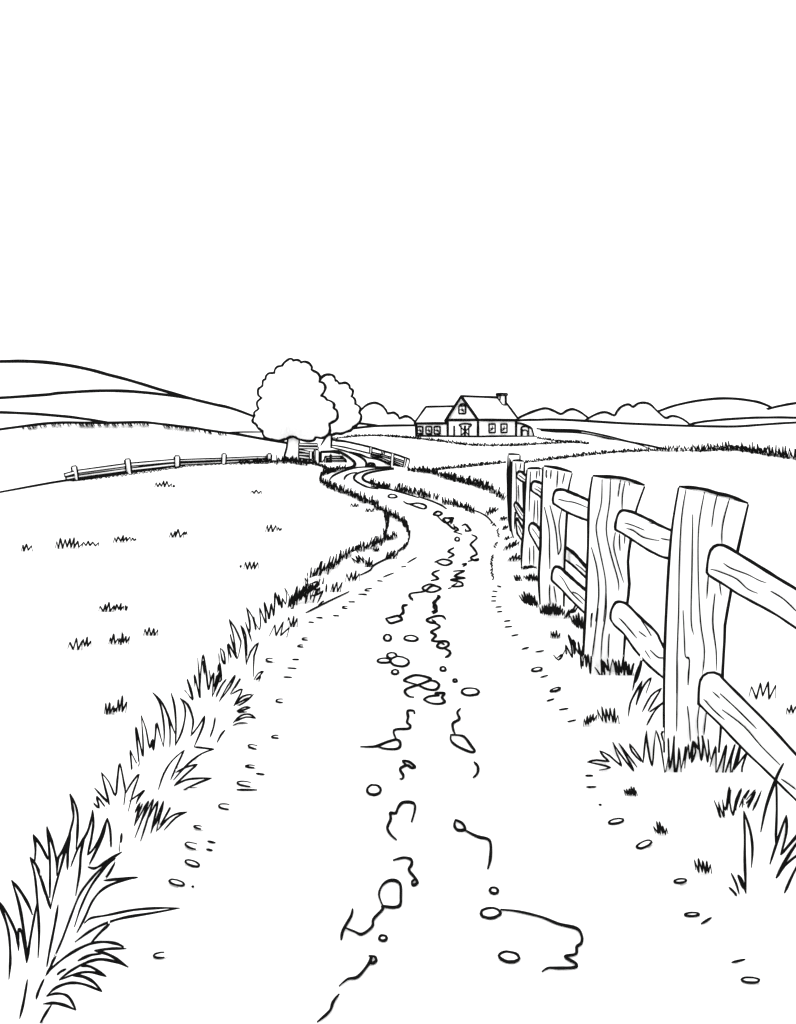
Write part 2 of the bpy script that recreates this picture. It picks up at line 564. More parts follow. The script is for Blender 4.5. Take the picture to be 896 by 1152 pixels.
# far hills beyond the cottage
ridge('hill', C1([(440, 101), (460, 95), (520, 75), (600, 60), (680, 55), (750, 62), (790, 72), (820, 85)]), 620, 2.0, label='far rounded hill beyond the cottage', tail=C1([(850, 100), (880, 125)]))
ridge('hill', C1([(760, 110), (800, 92), (820, 85), (850, 78), (896, 70), (960, 62), (1100, 60)]), 600, 2.0, label='far hill running out of the picture beside the rounded one')
ridge('field_rise', C1([(545, 146), (560, 138), (590, 131), (640, 125), (740, 118), (820, 116), (896, 117), (1000, 120)]), 250, 2.0, label='long flat rise under the far hills')
ridge('field_rise', C1([(-80, 132), (15, 125), (70, 123.5), (150, 123), (350, 135), (560, 143), (700, 145), (800, 138), (896, 132), (1000, 128)]), 200, 2.0, label='field rise behind the cottage')
ridge('field_rise', B1([(330, 470), (400, 455), (470, 437), (560, 420), (640, 410), (710, 405), (885, 402), (960, 402)]), 200, 2.0, label='field rise between the trees and the cottage')
ridge('field_rise', B1([(560, 385), (595, 392), (650, 397), (710, 406)]), 240, 1.9, label='short crest behind the second tree')
# hedge bank running down from the cottage
ridge('field_bank', C1([(70, 149), (95, 152), (200, 155), (290, 172), (370, 193), (440, 208), (482, 215)]), [135, 133, 125, 108, 88, 70, 62], 1.1, foot=.93, back=1.12, label='curving bank beside the cottage')
mb = MB()
P = [V(x, y, d) for (x, y), d in zip(C1([(82, 155), (130, 158), (210, 162), (310, 182), (380, 203), (432, 217)]), [126, 124, 119, 100, 83, 62])]
S = [Vector(p) for p in smooth([tuple(p) for p in P], 5)]
for p in S: p.z = max(p.z, .03)
mb.ink(S, 1.1)
P2 = [V(x, y, d) for (x, y), d in zip(C1([(80, 152), (130, 155), (170, 157), (210, 159)]), [130, 127, 123, 120])]
mb.ink(P2, 1.0)
struct(mb.build('bank_edge', 'land', loc=(P[0].x, P[0].y, 0)), 'dark lower edge of the curving bank')

# ---- distant clumps of trees
def clump(pts, D, w, label, ybase):
    mb = MB()
    full = smooth(pts, 5)
    o = len(mb.v)
    for x, y in full:
        c = V(x, y, D); b = V(x, ybase, D); b.z = 0
        c.z = max(c.z, .05)
        h = c.z
        mb.v += [b + Vector((0, -h * .45, 0)), Vector((c.x, c.y - h * .5, h * .45)), Vector((c.x, c.y - h * .28, h * .8)), c,
                 Vector((c.x, c.y + h * .3, h * .75)), b + Vector((0, h * .5, 0))]
    for i in range(len(full) - 1):
        for k in range(5):
            mb.face((o + 6 * i + k, o + 6 * i + 6 + k, o + 6 * i + 7 + k, o + 6 * i + k + 1))
    mb.ink([V(x, y, D - .5) for x, y in full], w, taper=(.8, .8))
    c = V(full[len(full) // 2][0], HY, D)
    return tag(mb.build('distant_tree_clump', 'leaf', loc=(c.x, c.y, 0)), label, 'tree clump', 'distant tree clumps beside the cottage')


clump(B1([(560, 420), (580, 350), (605, 325), (640, 293), (680, 282), (715, 295), (735, 318), (745, 335), (775, 332), (795, 345), (805, 360), (835, 350), (860, 358), (885, 380), (910, 400)]), 275, 2.1, 'round-topped tree clump between second tree and cottage', 480)
clump(C1([(0, 124), (15, 111), (60, 92), (95, 83), (120, 90), (145, 101), (165, 90), (185, 86), (210, 97), (240, 120)]), 285, 2.1, 'two-humped tree clump beside the cottage chimney', 480)
clump(C1([(215, 127), (250, 105), (285, 95), (315, 105), (325, 92), (338, 78), (360, 70), (375, 78), (395, 66), (425, 68), (450, 90), (478, 113), (500, 107), (530, 115), (562, 139)]), 270, 2.1, 'many-humped tallest tree clump below the far hills', 480)

# ================================================================== COTTAGE
U = 0.1307           # metres per drawing unit at the cottage
D0 = 130.7
o0 = V(538, HY, D0); o0.z = 0
c45 = math.sqrt(.5)
e1 = Vector((c45, c45, 0)); e2 = Vector((-c45, c45, 0)); ez = Vector((0, 0, 1))
L, W = 49 * U / c45, 32 * U / c45
EH, RH = 2.62, 6.15
house = thing('cottage', 'white cottage with steep roofs, gable front and one chimney beyond the track', 'cottage', o0)
P = lambda a, b, z: o0 + e1 * a + e2 * b + ez * z
n1 = -e2 * 0.05; n2 = -e1 * 0.05      # outward from the long wall / from the gable wall
hw = 2.3
# main walls
mb = MB()
g = [P(0, 0, 0), P(0, W, 0), P(0, W, EH), P(0, W / 2, RH - .1), P(0, 0, EH)]
g2 = [p + e1 * L for p in g]
mb.poly(g); mb.poly(g2)
mb.quad(g[0], g2[0], g2[4], g[4]); mb.quad(g[1], g2[1], g2[2], g[2])
mb.edges([(g[0] + n1 + ez * .1, g2[0] + n1 + ez * .1), (g[0] + n2 + ez * .1, g[1] + n2 + ez * .1), (g[0] + n1 + n2, g[4] + n1 + n2), (g2[0] + n1, g2[4] + n1),
          (g[1] + n2, g[2] + n2), (P(0, -.05, EH - .02) + n2 * 2, P(0, W + .05, EH - .02) + n2 * 2)], hw)
mb.edges([(P(-.06, W * .78, .25), P(-.06, W * .78, 1.75))], 1.4)
mb.build('wall', 'wall', house)
# main roof
mb = MB()
ov, dr = .35, .3
ra, rb = P(-ov, W / 2, RH), P(L + ov, W / 2, RH)
k = (RH - EH) / (W / 2)
ea, eb = P(-ov, -dr, EH - dr * k + .35), P(L + ov, -dr, EH - dr * k + .35)
fa, fb = P(-ov, W + dr, EH - dr * k + .15), P(L + ov, W + dr, EH - dr * k + .35)
t = Vector((0, 0, .16))
for q in ((ra, rb, eb, ea), (ra, rb, fb, fa)):
    mb.quad(*q); mb.quad(*[p - t for p in q])
mb.edges([(ra, rb), (rb, eb), (ea, eb), (ra, ea), (ra, fa)], 2.5)
mb.edges([(fa, fa + Vector((.5, 0, 0)))], 1.8)
roof = mb.build('roof', 'wall', house)
# chimney
mb = MB()
kx, bx = 8.6, W / 2 - .6
cc = P(kx, bx, RH - 2.0)
h = .46
mb.box(cc - e1 * (h - .01) - e2 * (h - .01), e1 * 2 * (h - .01), e2 * 2 * (h - .01), ez * 2.3)
mb.box(cc - e1 * .58 - e2 * .58 + ez * 2.3, e1 * 1.16, e2 * 1.16, ez * .3)
rz = lambda b_: 2.0 - (.6 - b_) * k + .05      # roof surface over the chimney's foot
q = lambda a, b, z: cc + e1 * a + e2 * b + ez * z
mb.edges([(q(-h, h, rz(h)), q(-h, h, 2.3)), (q(h, -h, rz(-h)), q(h, -h, 2.3)),
          (q(-h, h, rz(h)), q(-h, -h, rz(-h))), (q(-h, -h, rz(-h)), q(h, -h, rz(-h)))], 1.6)
mb.edges([(q(-h, -h * .1, rz(0) + .3), q(-h, -h * .1, 2.2)), (q(h * .5, -h, rz(-h) + .2), q(h * .5, -h, 2.2))], .9)
c_ = .59
mb.edges([(q(-c_, c_, 2.58), q(-c_, -c_, 2.58)), (q(-c_, -c_, 2.58), q(c_, -c_, 2.58)), (q(-c_, c_, 2.3), q(-c_, c_, 2.58)), (q(c_, -c_, 2.3), q(c_, -c_, 2.58))], 1.4)
mb.edges([(q(-c_, c_, 2.3), q(-c_, -c_, 2.3)), (q(-c_, -c_, 2.3), q(c_, -c_, 2.3))], .8)
mb.build('chimney', 'wall', roof)


def window(parent, at_, ux, out, w, h, name='window', panes=True):
    """Framed window on a wall; at_: lower corner, ux: along the wall, out: outward."""
    mb = MB()
    mb.box(at_ + out * .01, ux * w, out * .07, ez * h)
    a = at_ + out * .13
    mb.edges([(a, a + ux * w), (a + ux * w, a + ux * w + ez * h), (a + ux * w + ez * h, a + ez * h), (a + ez * h, a)], 1.1)
    fr = mb.build(name, 'wall', parent)
    mb = MB()
    i = .22
    p = at_ + out * .09 + ux * w * i + ez * h * i
    mb.box(p, ux * w * (1 - 2 * i), out * .03, ez * h * (1 - 2 * i))
    a = p + out * .06
    ww, hh = w * (1 - 2 * i), h * (1 - 2 * i)
    mb.edges([(a + ez * hh * .5, a + ez * hh * .5 + ux * ww), (a + ux * ww * .5 + ez * hh * .1, a + ux * ww * .5 + ez * hh), (a, a + ux * ww * .4 + ez * hh * .5)], .4)
    mb.build('pane', 'wall', fr)


wn1 = -e2
for a in (2.45, 5.3):
    window(house, P(a, 0, .72), e1, wn1, 1.42, 1.28)
# gable: attic window and double door
wn2 = -e1
window(house, P(0, W * .39, 3.55) , e2, wn2, 1.3, 1.15)
# arched head of the attic window
mb = MB()
c = P(0, W * .40 + .575, 4.72)
arc = [c + e2 * .55 * math.cos(t_) + ez * .3 * math.sin(t_) - e1 * .12 for t_ in [math.pi * i / 10 for i in range(11)]]
mb.poly([p + e1 * .05 for p in arc]); mb.ink(arc, 1.0)
mb.build('window_arch', 'wall', house)
# door: frame with arched head and two leaves
mb = MB()
b0 = W * .20
dw, dh = 2.35, 2.0
mb.box(P(0, b0, 0) - e1 * .06, e2 * dw, e1 * .05, ez * dh)
arc = [P(-.12, b0 + dw / 2 + dw / 2 * math.cos(t_), dh - .2 + .25 * math.sin(t_)) for t_ in [math.pi * i / 12 for i in range(13)]]
mb.ink([P(-.12, b0 + dw, 0)] + arc[::-1] + [P(-.12, b0, 0)], 1.3)
door = mb.build('door', 'wall', house)
for a in (.2, .56):
    mb = MB()
    mb.box(P(-.1, b0 + dw * a, .04), e2 * dw * .3, e1 * .03, ez * (dh - .3))
    y0, y1 = b0 + dw * a, b0 + dw * (a + .28)
    mb.edges([(P(-.15, y0, .05), P(-.15, y0, dh - .25)), (P(-.15, y1, .05), P(-.15, y1, dh - .25))], .7)
    mb.build('door_leaf', 'wall', door)
# wing continuing the gable wall
WL, WD = 36.5 * U / c45, 5.0
wb = W
WE, WR = 2.12, 4.75
mb = MB()
Q = lambda a, b, z: P(.12 + a, wb + b, z)
g = [Q(0, WL, 0), Q(WD, WL, 0), Q(WD, WL, WE), Q(WD / 2, WL, WR - .1), Q(0, WL, WE)]
g2 = [Q(0, .02, 0), Q(WD, .02, 0), Q(WD, .02, WE), Q(WD / 2, .02, WR - .1), Q(0, .02, WE)]
mb.poly(g); mb.poly(g2)
mb.quad(g[0], g2[0], g2[4], g[4]); mb.quad(g[1], g2[1], g2[2], g[2])
mb.edges([(g[0] - e1 * .06 + ez * .1, g2[0] - e1 * .06 + ez * .1), (g[0] - e1 * .06, g[4] - e1 * .06)], hw)
mb.build('wing_wall', 'wall', house)
mb = MB()
ra, rb = Q(WD / 2, WL + .25, WR), Q(WD / 2, .02, WR)
ea, eb = Q(-.2, WL + .25, WE), Q(-.2, .02, WE)
fa, fb = Q(WD + .2, WL + .25, WE), Q(WD + .2, .02, WE)
for q_ in ((ra, rb, eb, ea), (ra, rb, fb, fa)):
    mb.quad(*q_); mb.quad(*[p - t for p in q_])
mb.edges([(ra, rb), (ra, ea), (ea, eb)], 2.1)
mb.build('wing_roof', 'wall', house)
for b_ in (.22, .50, .76):
    window(house, Q(0, WL * (1 - b_) - .0 , .5), e2, wn2, 1.2, 1.1)
# lean-to with arched opening at the far end of the long wall
mb = MB()
lw = 4.6
pts = [P(L + .02, .35, 0), P(L + .02, .35, 2.2)]
for i in range(9):
    a = i / 8
    pts.append(P(L + .02 + lw * .95 * a + .15, .35, 2.2 - .9 * a ** 2.2))
pts.append(P(L + .02 + lw * 1.12, .35, 0))
mb.poly(pts)
back = [p + e2 * 2.2 for p in pts]
for i in range(len(pts) - 1):
    mb.quad(pts[i], pts[i + 1], back[i + 1], back[i])
top = [p - e2 * .06 for p in pts[1:]]
mb.ink(top, 1.7)
mb.edges([(pts[0] - e2 * .06, pts[-1] + e1 * 3.5 - e2 * .06)], 1.7)
lean = mb.build('lean_to', 'wall', house)
mb = MB()
def arch(s, off):
    m = P(L + .75 + lw * .42, .35 - off, 0)
    return [m - e1 * .85 * s] + [m + e1 * .85 * s * math.cos(math.pi - math.pi * i / 10) + ez * (1.1 * s + .35 * s * math.sin(math.pi * i / 10)) for i in range(11)] + [m + e1 * .85 * s]
mb.poly(arch(1.15, .05)); mb.ink(arch(1.15, .1), 1.2); mb.ink(arch(.75, .1), .8)
mb.edges([(arch(1.15, .1)[0] + e1 * .18, arch(1.15, .1)[1] + e1 * .18)], 1.6)
mb.build('arched_opening', 'wall', lean)

# ================================================================== TREES
def tree(outline, D, trunk_l, trunk_r, label, w=3.5, inkspan=None):
    base = V((trunk_l[-1][0] + trunk_r[-1][0]) / 2, HY, D); base.z = 0
    t = thing('tree', label, 'tree', base, 'trees by the bend of the track')
    # trunk
    mb = MB()
    n = 8
    A_, B_ = resample(smooth(trunk_l, 4), n), resample(smooth(trunk_r, 4), n)
    b = Body(A_, B_, [D + .3] * n)
    b.loft(mb)
    mb.ink(b.side('A'), w * .75); mb.ink(b.side('B'), w * .75)
    mb.build('trunk', 'wood', t)
    # crown
    mb = MB()
    pts = smooth(outline, 3, closed=True)[:-1]
    R = [V(x, y, D) for x, y in pts]
    c = sum(R, Vector((0, 0, 0))) / len(R)
    N = len(R)
    wid = max(p.x for p in R) - min(p.x for p in R)
    r = random.Random(N)
    o = len(mb.v)
    levels = [-1.35, -1.05, -.75, -.45, -.2, 0, .2, .45, .75, 1.05, 1.35]
    lump = [[r.uniform(-.012, .012) for _ in range(N)] for _ in levels]
    for j, f in enumerate(levels):
        for i, p in enumerate(R):
            s = math.cos(f)
            e = 1 + (lump[j][i] if f else 0) - (0.03 if f else 0)
            q = c + (p - c) * s * e
            q.y = D + math.sin(f) * wid * .32
            mb.v.append(q)
    for j in range(len(levels) - 1):
        for i in range(N):
            k = (i + 1) % N
            mb.face((o + j * N + i, o + j * N + k, o + (j + 1) * N + k, o + (j + 1) * N + i))
    mb.face([o + i for i in range(N)]); mb.face([o + (len(levels) - 1) * N + i for i in range(N)][::-1])
    mb.ink([p + Vector((0, -.03, 0)) for p in R], w, closed=True, wob=.15)
    mb.build('crown', 'leaf', t)
    return t


tree(B1([(245, 455), (232, 462), (215, 466), (200, 472), (185, 470), (165, 466), (150, 464), (128, 455), (120, 440), (118, 425), (100, 412), (92, 405), (85, 390), (68, 378), (72, 362), (78, 350), (75, 335), (88, 325), (98, 312), (90, 295), (92, 280), (104, 268), (114, 258), (100, 246), (95, 235), (98, 215), (110, 205), (118, 195), (120, 175), (133, 165), (136, 150), (145, 138), (165, 136), (180, 132), (180, 118), (192, 103), (215, 98), (230, 80), (245, 68), (260, 63), (270, 72), (285, 70), (300, 72), (310, 82), (328, 78), (348, 86), (360, 100), (360, 115), (372, 125), (392, 135), (402, 155), (400, 178), (420, 185), (429, 205), (422, 228), (408, 248), (428, 258), (440, 272), (460, 278), (474, 292), (472, 312), (488, 325), (492, 350), (484, 368), (462, 380), (450, 390), (452, 405), (452, 425), (442, 445), (415, 458), (382, 455), (372, 470), (340, 472), (300, 464), (285, 455), (265, 450)]),
     42.5, B1([(246, 455), (243, 480), (238, 515), (228, 550), (222, 575)]), B1([(297, 462), (297, 500), (295, 540), (296, 575)]),
     'larger leafy tree with bumpy round crown beside the bend')
tree(B1([(402, 178), (412, 160), (430, 145), (447, 143), (462, 144), (473, 155), (476, 170), (490, 176), (498, 188), (515, 188), (535, 186), (548, 195), (552, 210), (566, 222), (565, 238), (560, 250), (574, 262), (580, 278), (580, 292), (596, 300), (606, 315), (600, 335), (610, 350), (606, 372), (592, 390), (570, 405), (558, 420), (535, 428), (510, 437), (485, 435), (465, 442), (440, 436), (410, 410), (395, 350), (388, 280), (392, 220)]),
     52.0, B1([(450, 420), (443, 445), (428, 470), (414, 492), (408, 500)]), B1([(461, 435), (461, 460), (459, 490), (458, 512)]),
     'smaller round tree half hidden behind the bigger one')


# ================================================================== THE BIG FENCE
fence = thing('wooden_fence', 'rough timber fence of thick split posts and round rails along the track', 'fence', (1.5, 4.4, 0))


def post(left, right, D, grains, w=3.0, thick=.16, top=None):
    n = 18
    A_, B_ = resample(smooth(left, 4), n), resample(smooth(right, 4), n)
    b = Body(A_, B_, [D] * n, thick=thick)
    mb = MB(); b.loft(mb)
    la, lb = b.side('A'), b.side('B')
    mb.ink(la, w * 1.5); mb.ink(lb, w * 1.5)
    if top:
        mb.ink([V(x, y, D - .01) for x, y in smooth(top, 4)], w, taper=(.9, .9))
        # cut end: a shallow wedge of wood under the top line
        tp = [V(x, y, D - .004) for x, y in smooth(top, 4)]
        mb.poly(tp + [V(right[1][0] - 2, right[1][1], D - .004), V(left[1][0] + 2, left[1][1], D - .004)])
    for gpts in grains:
        b.grain(mb, gpts, .7 * w / 3)
    mb.build('post', 'wood', fence)
    return b


K = lambda p: Z(670, 510, 3.965, p)
R2 = lambda p: Z(640, 740, 3.5, p)
PZ = lambda p: Z(560, 500, 5.27, p)
post([(764.6, 548), (760.3, 573), (757, 597), (754, 636), (751.2, 686), (749.5, 732), (748.5, 780), (748.5, 858)],
     [(841.5, 566.7), (835, 593), (829, 618), (822.6, 656), (819, 679), (815, 697), (814, 724), (811.7, 760), (810.5, 814), (808.6, 834), (808, 858)],
     4.38,
     [K([(405, 160), (385, 290), (375, 500), (372, 700), (365, 900), (362, 1070)]), K([(435, 272), (432, 500), (428, 740), (440, 810)]),
      K([(488, 172), (462, 330), (460, 540), (470, 750), (488, 880), (478, 985)]), K([(545, 183), (530, 250), (520, 330)]), K([(548, 183), (540, 200), (536, 230)]),
      K([(600, 200), (575, 290), (566, 350), (566, 405)]), K([(392, 700), (398, 830), (402, 905), (420, 920), (415, 1035)]),
      K([(505, 545), (498, 650)]), K([(555, 575), (563, 635)]), K([(535, 625), (525, 750), (540, 880), (540, 970)]),
      R2([(428, 0), (427, 150), (425, 290)]), R2([(468, 190), (475, 250), (480, 330)]), R2([(516, 185), (508, 250), (512, 312)]), R2([(543, 215), (538, 260), (533, 305)]),
      R2([(462, 0), (476, 10), (472, 60), (470, 108)]), R2([(535, 0), (530, 50)])],
     w=3.2, top=K([(375, 151), (430, 152), (490, 161), (545, 178), (600, 190), (645, 208), (680, 226)]))
post([(667.5, 536), (664.5, 557), (663.5, 585), (663, 614), (661.5, 652), (660.3, 689), (658.5, 720), (656.5, 756)],
     [(725, 546.6), (714, 577), (709, 604.6), (705.5, 631), (707, 659), (704.5, 679), (702, 719), (700.8, 742), (700.5, 756)],
     5.95,
     [PZ([(620, 205), (615, 350), (585, 480), (600, 600), (640, 800), (640, 940), (628, 1050)]), PZ([(670, 205), (665, 340), (645, 500), (670, 640), (715, 800), (720, 868)]),
      PZ([(730, 210), (722, 260), (715, 312)]), PZ([(757, 218), (742, 300), (740, 385)]), PZ([(780, 222), (784, 245)]), PZ([(556, 610), (590, 740), (600, 900), (580, 1050)]),
      PZ([(700, 520), (690, 600), (710, 690), (750, 820)]), PZ([(725, 530), (724, 580), (728, 632)]), PZ([(755, 540), (753, 590)]), PZ([(557, 1000), (553, 1050)]),
      Z(540, 580, 3.84, [(547, 335), (546, 420), (530, 520), (524, 615)]), Z(540, 580, 3.84, [(512, 400), (500, 500), (486, 610)]), Z(540, 580, 3.84, [(560, 510), (557, 560), (556, 615)]), Z(540, 580, 3.84, [(487, 420), (482, 450), (480, 485)])],
     w=3.0, top=PZ([(565, 188), (620, 189), (690, 193), (760, 203), (820, 222), (870, 244)]))
post([(612, 525), (611, 557), (610, 590), (609.7, 614), (607.8, 642), (608, 665), (609.5, 692)],
     [(643.5, 532), (638.7, 551), (637, 576), (635, 614), (634, 652), (633.6, 692)],
     7.62,
     [PZ([(290, 150), (288, 175), (290, 200)]), PZ([(318, 150), (314, 205)]), PZ([(358, 155), (352, 255)]), PZ([(398, 170), (385, 235)]),
      PZ([(277, 370), (305, 500), (308, 620), (310, 740)]), PZ([(310, 360), (345, 500), (360, 655)]), PZ([(382, 385), (365, 480), (377, 600), (362, 655)]),
      PZ([(310, 830), (308, 890), (313, 950)]), PZ([(335, 840), (350, 935)])],
     w=2.9, top=PZ([(275, 131), (320, 134), (380, 146), (440, 168)]))
post([(594, 528), (592, 555), (590.5, 595), (588.6, 615), (587.5, 640)], [(610, 528), (609, 560), (608, 600), (607, 640)], 10.05,
     [PZ([(195, 160), (190, 300), (187, 400)]), PZ([(235, 155), (230, 205)]), PZ([(248, 150), (250, 190)]), PZ([(215, 600), (216, 715)]), PZ([(190, 610), (190, 710)]), PZ([(222, 330), (215, 460)]), PZ([(238, 330), (240, 470)])],
     w=2.6, top=PZ([(178, 146), (200, 142), (235, 142), (262, 150)]))
post([(577, 519), (576.2, 548), (575.8, 591), (579, 606)], [(589.6, 519.5), (588.7, 548), (588.6, 580), (588.4, 606)], 12.75,
     [PZ([(108, 110), (112, 300), (108, 430)]), PZ([(125, 240), (128, 340)]), PZ([(140, 110), (133, 150)]), PZ([(118, 470), (120, 540)]), PZ([(103, 400), (100, 500)]), PZ([(148, 230), (150, 380)])],
     w=2.4, top=PZ([(90, 98), (120, 95), (155, 103)]))
post([(572.4, 512), (572.4, 548), (573.4, 580), (576, 603)], [(584.8, 512), (583, 548), (583, 600)], 13.6,
     [PZ([(72, 80), (70, 250), (74, 430), (84, 540)]), PZ([(77, 90), (75, 250), (79, 430), (88, 530)]), PZ([(82, 100), (80, 250), (83, 420), (92, 520)])],
     w=2.4, top=PZ([(64, 59), (95, 60), (131, 62)]))
# the post beside the viewer that carries the near rail ends (out of the picture)
post([(925, 600), (922, 800), (922, 1022)], [(1045, 610), (1040, 800), (1040, 1022)], 2.95, [], w=3.2)


def rail(top, bot, d0, d1, grains, w=2.9, end=True, n=40):
    A_ = resample(smooth(top, 4), n); B_ = resample(smooth(bot, 4), n)
    Ds = [d0 + (d1 - d0) * i / (n - 1) for i in range(n)]
    b = Body(A_, B_, Ds, axis='x')
    mb = MB(); b.loft(mb)
    la, lb = b.side('A'), b.side('B')
    mb.ink(la[::-1] + lb[1:] if end else la, w * 1.2, taper=(.8, .8))
    if not end:
        mb.ink(lb, w)
    for gp in grains:
        b.grain(mb, gp, .7 * w / 2.9)
    mb.build('rail', 'wood', fence)


rail(K([(502, 532), (503, 510), (508, 470), (522, 428), (555, 410), (590, 421), (630, 445), (720, 500), (800, 550), (896, 607), (1100, 728)]),
     K([(502, 532), (510, 542), (525, 552), (560, 572), (600, 598), (640, 625), (720, 668), (800, 712), (896, 776), (1100, 915)]), 4.12, 2.72,
     [K([(525, 450), (560, 460), (595, 475)]), K([(510, 515), (560, 530), (630, 560), (680, 605), (725, 625)]), K([(560, 475), (600, 510), (680, 540), (740, 570), (800, 585), (848, 613)]), K([(783, 615), (840, 650), (900, 708)])], w=3.3)
rail(K([(93, 338), (93, 320), (105, 272), (125, 256), (150, 260), (175, 268), (240, 298), (280, 320), (340, 346), (400, 372)]),
     K([(93, 338), (100, 343), (120, 353), (160, 378), (200, 405), (240, 430), (300, 460), (335, 468), (400, 490)]), 5.7, 4.65,
     [K([(130, 310), (170, 322), (220, 343)]), K([(140, 335), (170, 345), (215, 375), (285, 390)]), K([(293, 380), (335, 388)]), K([(228, 308), (255, 315), (270, 316)])], w=3.0)
rail(K([(85, 757), (72, 740), (73, 710), (80, 688), (97, 666), (125, 668), (145, 680), (200, 735), (270, 800), (290, 840), (315, 878), (360, 930)]),
     K([(85, 757), (95, 770), (130, 802), (170, 860), (220, 922), (270, 970), (310, 1003), (360, 1045)]), 5.7, 4.62,
     [K([(85, 710), (130, 760), (185, 825)]), K([(90, 680), (122, 720)]), K([(195, 795), (228, 820)]), K([(205, 745), (230, 780), (250, 815)]), K([(222, 880), (250, 920)]), K([(245, 878), (280, 910), (306, 912)])], w=3.0)
rail(R2([(515, 180), (516, 150), (520, 100), (530, 76), (560, 60), (590, 68), (605, 85), (700, 180), (790, 270), (896, 385), (1060, 560)]),
     R2([(515, 180), (530, 194), (555, 220), (595, 257), (700, 367), (790, 452), (896, 557), (1060, 720)]), 4.12, 2.85,
     [R2([(530, 95), (560, 125), (595, 160)]), R2([(522, 150), (570, 205), (615, 245)]), R2([(597, 142), (660, 200), (740, 280)]), R2([(605, 205), (690, 270), (760, 350), (840, 430)]), R2([(838, 478), (870, 500), (896, 520)])], w=3.3)
rail(PZ([(335, 348), (332, 325), (343, 280), (370, 268), (400, 272), (420, 280), (480, 305), (540, 332), (600, 360)]),
     PZ([(335, 348), (345, 354), (365, 367), (400, 390), (460, 420), (540, 450), (600, 470)]), 7.38, 6.2,
     [PZ([(350, 290), (392, 312)]), PZ([(345, 318), (400, 335), (460, 345), (535, 375)])], w=2.7)
rail(PZ([(325, 805), (328, 760), (345, 727), (375, 735), (420, 775), (470, 820), (527, 868), (580, 910)]),
     PZ([(325, 805), (345, 822), (380, 855), (440, 920), (522, 1000), (580, 1055)]), 7.38, 6.2,
     [PZ([(345, 750), (390, 800), (430, 870), (505, 945)]), PZ([(445, 875), (480, 890), (520, 930)])], w=2.7)
rail(PZ([(385, 595), (400, 606), (450, 642), (490, 685), (535, 738), (580, 785)]), PZ([(385, 665), (400, 680), (450, 717), (490, 755), (535, 797), (580, 840)]), 8.0, 6.25,
     [PZ([(465, 710), (500, 735), (530, 765)])], w=2.5, end=False)
rail(PZ([(205, 272), (203, 240), (215, 220), (240, 222), (268, 234), (300, 250)]), PZ([(205, 272), (225, 288), (245, 300), (268, 322), (300, 345)]), 9.85, 7.9, [PZ([(215, 240), (240, 250), (262, 270)]), PZ([(220, 262), (245, 275), (262, 290)])], w=2.2)
rail(PZ([(190, 512), (192, 480), (208, 467), (232, 480), (250, 505), (275, 540)]), PZ([(190, 512), (205, 545), (225, 580), (250, 625), (275, 660)]), 9.85, 7.9, [PZ([(205, 495), (230, 530), (255, 570)])], w=2.2)
rail(PZ([(118, 195), (116, 178), (126, 162), (145, 163), (168, 185), (190, 200)]), PZ([(118, 195), (135, 210), (150, 220), (168, 230), (190, 242)]), 12.5, 10.3, [PZ([(125, 180), (145, 195), (165, 212)])], w=2.0)
rail(PZ([(103, 365), (104, 348), (112, 345), (130, 365), (150, 395), (180, 430)]), PZ([(103, 365), (115, 395), (130, 425), (150, 450), (180, 485)]), 12.5, 10.3, [PZ([(110, 365), (130, 395), (150, 425)])], w=2.0)
rail(PZ([(113, 445), (115, 438), (125, 452), (140, 480), (155, 505), (180, 540)]), PZ([(113, 445), (118, 520), (130, 545), (140, 560), (155, 580), (180, 600)]), 12.6, 10.3, [PZ([(122, 480), (135, 510), (150, 545)])], w=1.8)

# ================================================================== THE FIELD FENCES
def bar(mb, a, b, D, wd, thick):
    """A squared timber between two drawn points; wd: drawn thickness."""
    da, db = D
    ax, ay = b[0] - a[0], b[1] - a[1]
    l = math.hypot(ax, ay); nx, ny = -ay / l * wd / 2, ax / l * wd / 2
    n = 5
    pa = [(a[0] + ax * i / (n - 1), a[1] + ay * i / (n - 1)) for i in range(n)]
    Ds = [da + (db - da) * i / (n - 1) for i in range(n)]
    bd = Body([(x + nx, y + ny) for x, y in pa], [(x - nx, y - ny) for x, y in pa], Ds, axis='x')
    bd.loft(mb, n=8)
    return bd


def simple_bar(parent, name, pts, Ds, wd, w, ends=(True, True)):
    mb = MB()
    for i in range(len(pts) - 1):
        bd = bar(mb, pts[i], pts[i + 1], (Ds[i], Ds[i + 1]), wd, 0)
        la, lb = bd.side('A'), bd.side('B')
        mb.ink(la, w, taper=(1, 1)); mb.ink(lb, w, taper=(1, 1))
        if i == 0 and ends[0]: mb.ink([la[0], lb[0]], w, taper=(1, 1))
        if i == len(pts) - 2 and ends[1]: mb.ink([la[-1], lb[-1]], w, taper=(1, 1))
    return mb.build(name, 'wood', parent)


